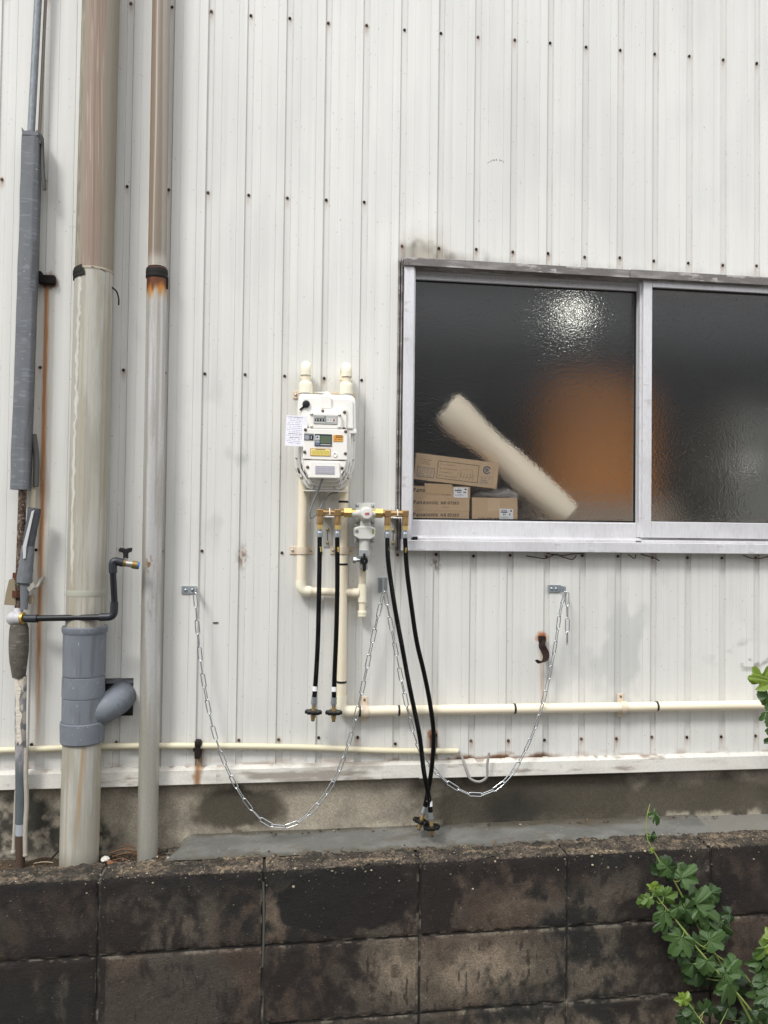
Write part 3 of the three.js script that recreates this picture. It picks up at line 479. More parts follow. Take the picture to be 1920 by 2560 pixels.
  part(t, 'strap_end', [tube([[-0.243, 2.196, 0.07], [-0.232, 2.186, 0.07], [-0.226, 2.168, 0.068], [-0.226, 2.15, 0.066]], 0.0022, 16, 5)], strap);
  part(t, 'strap_end', [tube([[-0.288, 2.236, 0.1135], [-0.262, 2.232, 0.102], [-0.247, 2.222, 0.08]], 0.0012, 12, 5)], strap);
}
{ // thin downpipe
  const t = thing('downpipe', 'narrow pale downpipe with rusty black band beside the wide downpipe', 'downpipe', [-0.128, 0.66, 0.048]);
  const X = y => -0.1255 - (y - 0.66) * 0.0028, Z = 0.0505;
  const T1 = tex(256, 1024, (u, v) => { const y = 2.25 + v * 1.3, s = (u - 0.5) * 6.283; let c = [158, 150, 138]; const band = vn(u * 17 + 3 + 0.5 * vn(u * 20, y * 2, 229), y * 0.5, 230); c = mix3(c, [126, 112, 98], sst(0.45, 0.7, band) * 0.9); c = mix3(c, [196, 190, 178], sst(0.55, 0.8, vn(u * 26 + 0.6 * vn(u * 30, y * 3, 229), y * 0.7, 231)) * 0.5); c = mix3(c, [140, 116, 94], sst(0.55, 0.75, vn(u * 16 + 5, y * 0.8, 233)) * 0.6); c = mix3(c, [200, 196, 188], sst(2.31, 2.27, y) * 0.6); const k = 1 + 0.06 * (vn(u * 200, y * 40, 232) - 0.5); return [c[0] * k, c[1] * k, c[2] * k]; });
  const T2 = tex(256, 1024, (u, v) => { const y = 0.6 + v * 1.67, s = (u - 0.5) * 6.283; let c = mix3([196, 195, 193], [176, 173, 167], sst(0.45, 0.7, fbm(u * 14, y * 6, 4, 235))); c = mix3(c, [160, 150, 136], sst(0.58, 0.78, vn(u * 18, y * 2, 234)) * 0.5);
    c = mix3(c, [186, 118, 40], clamp(sst(2.165, 2.215, y + 0.03 * (vn(u * 30, y * 20, 236) - 0.5)))); c = mix3(c, [92, 52, 34], sst(2.19, 2.22, y + 0.03 * (vn(u * 24, y * 20, 237) - 0.5)) * 0.9);
    c = mix3(c, [128, 100, 66], sst(0.5, 0.66, vn(u * 40, y * 90, 238)) * Math.exp(-(((s + 0.1) / 0.4) ** 2) - (((y - 1.462) / 0.022) ** 2)) * 0.95); c = mix3(c, [140, 134, 126], sst(0.42, 0.55, vn(u * 22, y * 40, 239)) * Math.exp(-(((s - 0.25) / 0.4) ** 2) - (((y - 1.345) / 0.022) ** 2)));
    c = mix3(c, [166, 164, 152], sst(1.2, 0.95, y) * 0.8); const k = 1 + 0.07 * (vn(u * 220, y * 220, 240) - 0.5); return [c[0] * k, c[1] * k, c[2] * k]; });
  const cyl = (y0, y1, r, yy, hh) => { const g = new THREE.CylinderGeometry(r, r, y1 - y0, 40, 6, true); g.rotateY(Math.PI); const p = g.attributes.position, uv = g.attributes.uv; for (let i = 0; i < p.count; i++) { const y = p.getY(i) + (y0 + y1) / 2; p.setXYZ(i, p.getX(i) + X(y), y, p.getZ(i) + Z); uv.setY(i, (y - yy) / hh); } return g; };
  part(t, 'upper_pipe', cyl(2.262, 3.55, 0.0242, 2.25, 1.3), std(0xffffff, 0.45, 0.1, { map: T1 }));
  part(t, 'lower_pipe', cyl(0.62, 2.259, 0.0268, 0.6, 1.67), std(0xffffff, 0.36, 0.35, { map: T2 }));
  const strap = std(0x15110f, 0.8);
  part(t, 'rusty_band', [lathe([[0.0269, 0], [0.0292, 0.002], [0.0296, 0.009], [0.0282, 0.0115], [0.0294, 0.014], [0.0292, 0.02], [0.0285, 0.023], [0.0289, 0.026], [0.026, 0.0275]], [X(2.24), 2.2295, Z], [0, 1, 0], 36), box(-0.1035, -0.0995, 2.205, 2.236, 0.045, 0.055)], strap);
}
{ // rusty wall clamp at the far left
  const t = thing('pipe_clamp', 'black rusted pipe clamp on the siding above a rust streak', 'clamp', [-0.42, 2.21, 0.02]);
  part(t, 'clamp_arm', [rbox(-0.445, -0.403, 2.2115, 2.2345, 0.004, 0.026, 0.003), box(-0.448, -0.436, 2.213, 2.241, 0.01, 0.034)], std(0x1a1310, 0.85, 0, { bumpMap: rep(coarseBump, 1, 1), bumpScale: 0.003 }));
}
{ // lagged water pipe
  const t = thing('water_pipe', 'old lagged water pipe with torn grey wrapping and rusty fittings', 'pipe', [-0.455, 0.665, 0.05]);
  const galvT = tex(128, 1024, (u, v) => { const n = fbm(u * 14, v * 90, 4, 250); const c = mix3([112, 118, 124], [150, 155, 158], n); const k = 1 + 0.12 * (vn(u * 60, v * 500, 251) - 0.5); return [c[0] * k, c[1] * k, c[2] * k]; });
  part(t, 'conduit', [rod([-0.4675, 2.56, 0.045], [-0.440, 3.55, 0.045], 0.0098, 0.0098, 20)], std(0xffffff, 0.5, 0.2, { map: galvT }));
  part(t, 'cable', [rod([-0.449, 2.56, 0.034], [-0.4265, 3.55, 0.034], 0.0042, 0.0042, 10)], std(0x7d756a, 0.7));
  const wrapT = tex(256, 1024, (u, v) => { const n = fbm(u * 6, v * 30, 4, 255), w = vn(u * 8, v * 220, 256); let c = mix3([96, 99, 104], [112, 115, 119], n); c = mix3(c, [136, 141, 146], sst(0.7, 0.85, w) * 0.5); const k = 1 + 0.06 * (vn(u * 120, v * 700, 257) - 0.5); if (hsh(Math.floor(u * 120), Math.floor(v * 500), 258) > 0.9985) c = [176, 178, 178]; return [c[0] * k, c[1] * k, c[2] * k]; }, { repeat: true });
  const wrap = std(0xffffff, 0.6, 0, { map: wrapT, bumpMap: rep(grainBump, 1, 8), bumpScale: 0.0008 });
  { // square lagging trunk, slightly bowed
    const g = new RoundedBoxGeometry(0.048, 0.945, 0.046, 4, 0.012); const p = g.attributes.position; const n0 = g; const gg = new THREE.BoxGeometry(0.046, 0.945, 0.044, 6, 60, 6), q = gg.attributes.position;
    for (let i = 0; i < q.count; i++) { let x = q.getX(i), y = q.getY(i), z = q.getZ(i); const a = Math.hypot(x, z), m = Math.max(Math.abs(x) / 0.023, Math.abs(z) / 0.022); const f = m > 0.99 ? Math.min(1, 0.0275 / a) : 1; x *= f; z *= f; const yy = y + 2.123; x += -0.4625 - (2.595 - yy) * 0.0085 + 0.0016 * (vn(yy * 16, z * 60, 260) - 0.5) + 0.003 * (vn(yy * 3, 1, 261) - 0.5); z += 0.046 + 0.0016 * (vn(yy * 16, x * 60, 262) - 0.5); q.setXYZ(i, x, yy, z); }
    setUV(gg, (x, y, z) => [x * 6 + z * 6, (y - 1.6)]); part(t, 'lagging', toCreasedNormals(gg, 1.0), wrap);
    part(t, 'lagging_flap', [tube([[-0.446, 1.80, 0.03], [-0.437, 1.74, 0.034], [-0.436, 1.66, 0.036]], 0.008, 12, 6)], std(0x5c5a57, 0.85));
    part(t, 'lagging_flap', [tube([[-0.436, 2.585, 0.05], [-0.433, 2.52, 0.052], [-0.428, 2.47, 0.052], [-0.427, 2.455, 0.05]], 0.0055, 16, 6), box(-0.4475, -0.4365, 2.575, 2.603, 0.03, 0.062)], std(0x5c5a57, 0.85));
    part(t, 'lagging_lip', [extrude([[-0.482, 2.592], [-0.484, 2.612], [-0.476, 2.603], [-0.462, 2.606], [-0.450, 2.602], [-0.444, 2.609], [-0.440, 2.593]], 0.066, 0.069, 0.0005), extrude([[-0.455, 2.592], [-0.448, 2.607], [-0.437, 2.601], [-0.434, 2.58]], 0.05, 0.053, 0.0005)], std(0x6d7076, 0.7));
  }
  const rustT = tex(128, 512, (u, v) => { const n = fbm(u * 10, v * 50, 4, 265); let c = mix3([62, 46, 36], [112, 98, 84], sst(0.35, 0.7, n)); c = mix3(c, [168, 158, 142], sst(0.62, 0.75, fbm(u * 14, v * 36, 3, 266)) * 0.8); return c; });
  part(t, 'iron_pipe', [rod([-0.4685, 1.405, 0.046], [-0.466, 1.66, 0.046], 0.0105, 0.0105, 18), rod([-0.4695, 1.33, 0.046], [-0.4685, 1.405, 0.046], 0.0098, 0.0098, 18)], std(0xffffff, 0.8, 0, { map: rustT }));
  part(t, 'cream_pipe', [rod([-0.4475, 1.50, 0.024], [-0.4455, 1.66, 0.024], 0.0085, 0.0085, 14)], std(0xcfc6b0, 0.5));
  part(t, 'pipe_nut', [hexNut([-0.470, 1.412, 0.046], [-0.4695, 1.43, 0.046], 0.017), hexNut([-0.4705, 1.366, 0.046], [-0.4705, 1.384, 0.046], 0.019)], std(0x6b3c26, 0.85, 0, { bumpMap: rep(coarseBump, 0.4, 0.4), bumpScale: 0.003 }));
  part(t, 'torn_tape', [extrude([[-0.492, 1.413], [-0.478, 1.418], [-0.474, 1.38], [-0.474, 1.345], [-0.503, 1.347], [-0.500, 1.375]], 0.054, 0.0575, 0.001), extrude([[-0.443, 1.372], [-0.429, 1.372], [-0.430, 1.35], [-0.442, 1.348]], 0.05, 0.056, 0.001)], std(0x8d8069, 0.9));
  const foil = std(0xd6d7d6, 0.4, 0.3), dark = std(0x4c4f54, 0.75);
  const sleeve = (x0, y0, x1, y1, w0, w1, z, n = 18) => { const pos = []; const g = new THREE.CylinderGeometry(w1 / 2, w0 / 2, Math.hypot(x1 - x0, y1 - y0), 18, n, true); g.scale(1, 1, 0.8); const p = g.attributes.position; for (let i = 0; i < p.count; i++) { const f = 1 + 0.12 * (vn(p.getY(i) * 60, Math.atan2(p.getX(i), p.getZ(i)) * 2, 270) - 0.5); p.setXYZ(i, p.getX(i) * f, p.getY(i), p.getZ(i) * f); } g.rotateZ(-Math.atan2(x1 - x0, y1 - y0)); g.translate((x0 + x1) / 2, (y0 + y1) / 2, z); g.computeVertexNormals(); return g; };
  part(t, 'split_sleeve', [sleeve(-0.4445, 1.5, -0.430, 1.602, 0.031, 0.034, 0.062)], dark);
  part(t, 'taped_sleeve', [sleeve(-0.4525, 1.405, -0.4445, 1.502, 0.040, 0.033, 0.062), sleeve(-0.451, 1.335, -0.451, 1.408, 0.018, 0.026, 0.062)], std(0x6a6d71, 0.7));
  part(t, 'foil_lining', [extrude([[-0.4535, 1.5], [-0.4515, 1.468], [-0.4455, 1.47], [-0.4445, 1.498], [-0.4265, 1.597], [-0.4335, 1.592], [-0.440, 1.56]], 0.0775, 0.0795, 0.0006)], foil);
  part(t, 'torn_tape', [tube([[-0.438, 1.395, 0.066], [-0.424, 1.392, 0.058], [-0.418, 1.41, 0.04], [-0.414, 1.418, 0.02]], 0.005, 14, 5), extrude([[-0.444, 1.392], [-0.428, 1.408], [-0.423, 1.395], [-0.438, 1.381]], 0.066, 0.069, 0.0008)], std(0xa09d94, 0.8));
  part(t, 'elbow_fitting', [new THREE.SphereGeometry(0.0185, 24, 16).translate(-0.4765, 1.311, 0.062), rod([-0.4765, 1.311, 0.062], [-0.456, 1.312, 0.066], 0.0175, 0.0165, 24), rod([-0.470, 1.312, 0.055], [-0.469, 1.335, 0.048], 0.0145, 0.012, 18)], std(0xb3b0b3, 0.5));
  part(t, 'brass_ring', [rod([-0.456, 1.312, 0.066], [-0.4495, 1.312, 0.067], 0.0168, 0.0168, 20)], std(0xb89a52, 0.4, 0.6));
  const lagT = tex(256, 256, (u, v) => { const n = fbm(u * 9, v * 12, 4, 272), w = vn(u * 4 + v * 3, v * 40, 273); let c = mix3([82, 77, 68], [112, 107, 97], n); c = mix3(c, [138, 134, 126], sst(0.75, 0.9, w) * 0.7); return c; });
  { const prof = [[0.0205, 1.2975], [0.0235, 1.285], [0.0245, 1.25], [0.0245, 1.225], [0.0225, 1.20], [0.0175, 1.165], [0.0165, 1.157]]; const g = lathe(prof.map(([r, y]) => [r, y - 1.2]), [-0.4645, 1.2, 0.058], [0, 1, 0], 26); const p = g.attributes.position; for (let i = 0; i < p.count; i++) { const y = p.getY(i); p.setX(i, p.getX(i) + 0.0025 * (vn(y * 60, p.getZ(i) * 80, 274) - 0.5) + (1.3 - y) * 0.02); } g.computeVertexNormals(); part(t, 'wrapped_lagging', g, std(0xffffff, 0.9, 0, { map: lagT, bumpMap: rep(coarseBump, 0.6, 0.6), bumpScale: 0.002 })); }
  const sleeveT = tex(128, 512, (u, v) => { let c = mix3([150, 146, 148], [120, 122, 126], sst(0.4, 0.6, fbm(u * 6, v * 20, 4, 276))); c = mix3(c, [204, 194, 178], sst(0.5, 0.62, fbm(u * 8 + 4, v * 24, 4, 277)) * sst(0.4, 0.75, v)); c = mix3(c, [74, 82, 86], sst(0.5, 0.3, v) * 0.85); return c; });
  part(t, 'lower_lagging', [tube([[-0.456, 1.16, 0.056], [-0.456, 1.05, 0.055], [-0.453, 0.95, 0.054], [-0.4505, 0.86, 0.053], [-0.4495, 0.775, 0.052]], 0.0142, 60, 16)].map(g => setUV(g, (x, y, z) => [(x + 0.475) * 20, (y - 0.77) / 0.39])), std(0xffffff, 0.7, 0, { map: sleeveT }));
  part(t, 'torn_foam', [extrude([[-0.4685, 1.155], [-0.461, 1.158], [-0.4555, 1.135], [-0.4505, 1.128], [-0.455, 1.10], [-0.453, 1.07], [-0.4465, 1.06], [-0.4515, 1.035], [-0.446, 0.99], [-0.452, 0.982], [-0.4565, 0.992], [-0.4595, 0.983], [-0.4605, 1.03], [-0.4635, 1.06], [-0.4625, 1.09], [-0.4655, 1.11]], 0.067, 0.0715, 0.0015), tube([[-0.4345, 0.695, 0.06], [-0.436, 0.76, 0.061], [-0.4345, 0.83, 0.06], [-0.4375, 0.9, 0.061], [-0.4385, 0.975, 0.06]], 0.0062, 30, 8), rod([-0.4665, 0.70, 0.05], [-0.4645, 0.86, 0.05], 0.005, 0.0035, 10), new THREE.SphereGeometry(0.0075, 12, 8).translate(-0.4665, 0.70, 0.05), new THREE.SphereGeometry(0.0068, 12, 8).translate(-0.4342, 0.695, 0.06)], std(0xd2cabc, 0.85, 0, { bumpMap: rep(coarseBump, 0.3, 2), bumpScale: 0.002 }));
  part(t, 'tape_band', [rod([-0.4495, 0.745, 0.053], [-0.4495, 0.782, 0.053], 0.0128, 0.0128, 18)], std(0xaab0b6, 0.4, 0.2));
  part(t, 'iron_stub', [rod([-0.4485, 0.65, 0.053], [-0.4495, 0.745, 0.053], 0.0118, 0.0118, 16)], std(0x4a3a2e, 0.85));
}
{ // tap line
  const t = thing('standpipe_tap', 'black plastic pipe running to a small brass tap with a black handle', 'tap', [-0.33, 1.3, 0.09]);
  const sh = a => a.map(g => g.translate(0.0085, 0.0028, 0)), bp = std(0x111216, 0.32), bf = std(0x25282e, 0.42), z = 0.104;
  // stays in front of the wide downpipe
  part(t, 'pipe', [rod([-0.444, 1.312, 0.070], [-0.2415, 1.3206, 0.122], 0.0082, 0.0082, 18), rod([-0.2105, 1.353, 0.122], [-0.2175, 1.443, 0.118], 0.0082, 0.0082, 18)], bp);
  part(t, 'socket', [rod([-0.446, 1.312, 0.0695], [-0.412, 1.313, 0.079], 0.0105, 0.0105, 18)], bf);
  part(t, 'elbow', sh([bentPipe([[-0.256, 1.3178, 0.1205], [-0.2205, 1.319, 0.122], [-0.2195, 1.357, 0.122]], 0.0102, 0.016)]), bf);
  part(t, 'elbow', sh([bentPipe([[-0.2255, 1.432, 0.118], [-0.227, 1.4655, 0.1175], [-0.2, 1.458, 0.116]], 0.0108, 0.014)]), bf);
  const brass = std(0x9a7f45, 0.4, 0.7);
  part(t, 'tap_body', sh([rod([-0.2025, 1.4586, 0.116], [-0.194, 1.457, 0.115], 0.0095, 0.0085, 16), rod([-0.178, 1.4545, 0.113], [-0.1655, 1.452, 0.112], 0.0105, 0.0105, 12)]), brass);
  part(t, 'tap_barrel', sh([rod([-0.194, 1.457, 0.115], [-0.178, 1.4545, 0.113], 0.008, 0.0085, 16), rod([-0.1945, 1.455, 0.114], [-0.1945, 1.472, 0.114], 0.005, 0.005, 12)]), std(0xb9b8b2, 0.3, 0.8));
  part(t, 'tap_handle', sh([extrude(roundedShape([[-0.201, 1.470], [-0.201, 1.484], [-0.211, 1.489], [-0.211, 1.4985], [-0.203, 1.4985], [-0.195, 1.4955], [-0.187, 1.4985], [-0.179, 1.4985], [-0.179, 1.489], [-0.1885, 1.484], [-0.1885, 1.470]], 0.0022), 0.1095, 0.1185, 0.0015)]), std(0x131315, 0.45));
  part(t, 'hose_ring', sh([rod([-0.1655, 1.452, 0.112], [-0.1605, 1.451, 0.1115], 0.0098, 0.0098, 18)]), std(0x2f6ea8, 0.4));
}
{ // lower conduit
  const t = thing('conduit', 'thin cream conduit along the foot of the siding held by rusty clips', 'conduit', [0.1, 0.93, 0.02]);
  part(t, 'pipe', [tube([[-1.0, 0.958, 0.0225], [-0.5, 0.9585, 0.0225], [-0.25, 0.963, 0.0225], [-0.1, 0.9615, 0.0225], [0.1, 0.956, 0.0225], [0.3, 0.948, 0.0225], [0.535, 0.9335, 0.0225], [0.727, 0.928, 0.0225]], 0.0083, 120, 14), rod([-0.478, 0.9587, 0.0225], [-0.474, 0.9587, 0.0225], 0.0093, 0.0093, 14)], std(0xd8d0b4, 0.5));
  const rm = std(0x21150f, 0.9, 0, { bumpMap: rep(coarseBump, 0.6, 0.6), bumpScale: 0.003 });
  part(t, 'clip', [rbox(-0.0085, 0.0075, 0.926, 0.974, 0.006, 0.0335, 0.003), rbox(-0.013, 0.0, 0.945, 0.957, 0.012, 0.03, 0.002), new THREE.SphereGeometry(0.0085, 10, 8).translate(0.003, 0.967, 0.03)], rm);
  part(t, 'clip', [rbox(0.650, 0.661, 0.917, 0.975, 0.006, 0.033, 0.003), rbox(0.654, 0.668, 0.968, 0.976, 0.006, 0.016, 0.002)], rm);
}
single('cable', 'looped grey cable hanging from the end of the cream conduit', 'cable', [tube([[0.715, 0.929, 0.0225], [0.728, 0.928, 0.0225], [0.736, 0.915, 0.03], [0.744, 0.888, 0.04], [0.757, 0.857, 0.046], [0.783, 0.848, 0.05], [0.804, 0.860, 0.05], [0.806, 0.896, 0.05], [0.811, 0.928, 0.05]], 0.0036, 70, 10)], std(0x8f8c88, 0.55));
{
  const t = thing('wall_hook', 'rusty curled iron hook fixed to the siding below the window', 'hook', [0.972, 1.18, 0.02]);
  const m = std(0x2c1a14, 0.8, 0.1, { bumpMap: rep(coarseBump, 0.5, 0.5), bumpScale: 0.002 });
  const strip = (pts, w) => { const c = new THREE.CatmullRomCurve3(pts.map(V)), n = 30, pos = [], idx = [], wd = new THREE.Vector3(0.5, 0.34, 0.8).normalize(); for (let i = 0; i <= n; i++) { const p = c.getPoint(i / n), tg = c.getTangent(i / n), s = wd.clone().cross(tg).normalize(), ww = w * (i > n * 0.75 ? mix(1, 0.35, (i / n - 0.75) * 4) : 1); for (const [a, b] of [[-1, -1], [1, -1], [1, 1], [-1, 1]]) pos.push(p.x + s.x * 0.0012 * a + wd.x * ww / 2 * b, p.y + s.y * 0.0012 * a + wd.y * ww / 2 * b, p.z + s.z * 0.0012 * a + wd.z * ww / 2 * b); } for (let i = 0; i < n; i++) for (let k = 0; k < 4; k++) { const a = i * 4 + k, b = i * 4 + (k + 1) % 4; idx.push(a, b, a + 4, b, b + 4, a + 4); } const g = new THREE.BufferGeometry(); g.setAttribute('position', new THREE.Float32BufferAttribute(pos, 3)); g.setIndex(idx); const q = g.toNonIndexed(); q.computeVertexNormals(); setUV(q, (x, y, z) => [x * 10, y * 10]); return q; };
  part(t, 'hook_plate', [rbox(0.966, 0.9865, 1.236, 1.2535, 0.004, 0.02, 0.003)], m);
  part(t, 'hook_curl', strip([[0.975, 1.24, 0.02], [0.972, 1.226, 0.026], [0.979, 1.212, 0.03], [0.981, 1.197, 0.036], [0.974, 1.184, 0.04], [0.961, 1.1815, 0.044], [0.948, 1.1885, 0.046]], 0.024), m);
}
// ------------------------------------------------------------------ gas: pipes, meter, regulator, hoses
const creamT = tex(256, 256, (u, v) => { const n = fbm(u * 8, v * 8, 3, 300), k = 1 + 0.03 * (vn(u * 120, v * 120, 301) - 0.5); const c = mix3([240, 229, 205], [236, 223, 198], n); return [c[0] * k, c[1] * k, c[2] * k]; }, { repeat: true });
const cream = std(0xffffff, 0.42, 0, { map: creamT }), creamFit = std(0xf0e9d2, 0.4), creamClip = std(0xdccbb4, 0.5), tie = std(0x111112, 0.5);
const steelScrew = std(0xb9b8b4, 0.3, 0.8);
function clipH(t, x, y, zf = 0.012, w = 0.034) { // a saddle clip across an upright pipe, with its two screws
  const c = part(t, 'pipe_clip', [rbox(x - w, x + w, y - 0.011, y + 0.011, FACE + 0.001, FACE + 0.004, 0.0014), lathe([[0.0148, -0.0102], [0.0164, -0.0098], [0.0164, 0.0098], [0.0148, 0.0102]], [x, y, 0.033], [0, 1, 0], 24)], creamClip);
  for (const s of [-1, 1]) part(c, 'clip_screw', [lathe([[0, 0.0045], [0.0025, 0.004], [0.0038, 0.002], [0.004, 0]], [x + s * (w - 0.008), y, FACE + 0.004], [0, 0, 1], 12)], steelScrew);
}
function clipV(t, x, y) { const c = part(t, 'pipe_clip', [rbox(x - 0.009, x + 0.009, y - 0.033, y + 0.036, FACE + 0.001, FACE + 0.004, 0.0014), lathe([[0.0152, -0.009], [0.0168, -0.0086], [0.0168, 0.0086], [0.0152, 0.009]], [x, y, 0.033], [1, 0, 0], 24)], creamClip); part(c, 'clip_screw', [lathe([[0, 0.004], [0.003, 0.003], [0.0035, 0]], [x, y + 0.027, FACE + 0.004], [0, 0, 1], 12)], std(0x6e675e, 0.5, 0.5)); }
const zip = (t, a, b, r = 0.0158) => { const k = [0, 1, 2].map(i => b[i] + (b[i] - a[i]) * 0.4); part(t, 'cable_tie', [rod(a, k, r, r, 20)], tie); };
{ // inlet: from the shut-off cock up to the meter's left top
  const t = thing('gas_pipe', 'cream gas pipe rising behind the meter from the hanging tee', 'gas pipe', [0.275, 1.31, 0.033]);
  part(t, 'riser', [rod([0.2735, 1.402, 0.033], [0.2775, 1.985, 0.033], 0.0132, 0.0132, 24)], cream);
  part(t, 'bottom_elbow', [bentPipe([[0.2735, 1.414, 0.033], [0.2735, 1.384, 0.033], [0.3, 1.3828, 0.033]], 0.0148, 0.019)], creamFit);
  part(t, 'cross_pipe', [rod([0.295, 1.383, 0.033], [0.43, 1.3785, 0.033], 0.0112, 0.0112, 20), rod([0.2985, 1.3828, 0.033], [0.305, 1.3826, 0.033], 0.0135, 0.0128, 20), rod([0.418, 1.379, 0.033], [0.434, 1.3785, 0.033], 0.013, 0.0135, 20)], cream);
  part(t, 'tee', [rod([0.4455, 1.353, 0.033], [0.4455, 1.402, 0.033], 0.0125, 0.0125, 24)], creamFit);
  part(t, 'tail_pipe', [rod([0.4455, 1.318, 0.033], [0.4455, 1.353, 0.033], 0.0098, 0.0098, 20), rod([0.4455, 1.402, 0.033], [0.4455, 1.452, 0.05], 0.0098, 0.0098, 20)], cream);
  part(t, 'end_cap', [lathe([[0, 0], [0.0105, 0.0005], [0.0122, 0.002], [0.0122, 0.007], [0.0115, 0.0078], [0.0115, 0.0092], [0.0128, 0.010], [0.0128, 0.0175], [0.0105, 0.0185]], [0.4455, 1.311, 0.033], [0, 1, 0], 24)], creamFit);
  part(t, 'top_elbow', [bentPipe([[0.2775, 1.975, 0.033], [0.2775, 2.004, 0.033], [0.2765, 2.004, 0.084], [0.2765, 1.976, 0.084]], 0.0148, 0.016)], creamFit);
  part(t, 'nipple', [rod([0.2765, 1.955, 0.084], [0.2765, 1.978, 0.084], 0.0122, 0.0122, 24)], cream);
  part(t, 'union_nut', [lathe([[0.012, 0.033], [0.0172, 0.031], [0.0180, 0.026], [0.0180, 0.0235], [0.0188, 0.022], [0.0188, 0.004], [0.0196, 0.002], [0.0192, 0]], [0.2765, 1.926, 0.084], [0, 1, 0], 28)], creamFit);
  clipH(t, 0.275, 1.496); clipH(t, 0.2775, 1.934);
}
{ // outlet: down the wall and along to the right
  const t = thing('gas_pipe', 'long cream gas pipe dropping from the meter and running right along the siding', 'gas pipe', [0.39, 1.03, 0.033]);
  part(t, 'riser', [rod([0.3905, 1.085, 0.033], [0.388, 1.985, 0.033], 0.0132, 0.0132, 24)], cream);
  part(t, 'bottom_elbow', [bentPipe([[0.3905, 1.094, 0.033], [0.3905, 1.0495, 0.033], [0.422, 1.049, 0.033]], 0.0152, 0.021)], creamFit);
  part(t, 'wall_run', [rod([0.42, 1.049, 0.033], [2.2, 1.046, 0.033], 0.0138, 0.0138, 24), rod([0.418, 1.049, 0.033], [0.45, 1.049, 0.033], 0.0152, 0.0152, 24)], cream);
  part(t, 'top_elbow', [bentPipe([[0.388, 1.975, 0.033], [0.388, 2.004, 0.033], [0.3885, 2.004, 0.084], [0.3885, 1.976, 0.084]], 0.0148, 0.016)], creamFit);
  part(t, 'nipple', [rod([0.3885, 1.952, 0.084], [0.3885, 1.978, 0.084], 0.0115, 0.0115, 24)], cream);
  part(t, 'union_nut', [lathe([[0.012, 0.033], [0.0165, 0.031], [0.0172, 0.026], [0.0172, 0.0235], [0.018, 0.022], [0.018, 0.004], [0.0188, 0.002], [0.0182, 0]], [0.3885, 1.927, 0.084], [0, 1, 0], 28)], creamFit);
  clipH(t, 0.389, 1.497); clipH(t, 0.388, 1.934); clipV(t, 0.458, 1.049); clipV(t, 1.218, 1.0475);
  zip(t, [0.389, 1.631, 0.033], [0.389, 1.635, 0.033], 0.0142); zip(t, [0.3895, 1.456, 0.033], [0.3895, 1.460, 0.033], 0.0142); zip(t, [0.3903, 1.128, 0.033], [0.3903, 1.132, 0.033], 0.0142);
  for (const x of [0.439, 0.55, 0.886, 1.317, 1.654]) zip(t, [x, 1.0485, 0.033], [x + 0.004, 1.0485, 0.033], x < 0.5 ? 0.0162 : 0.0148);
}
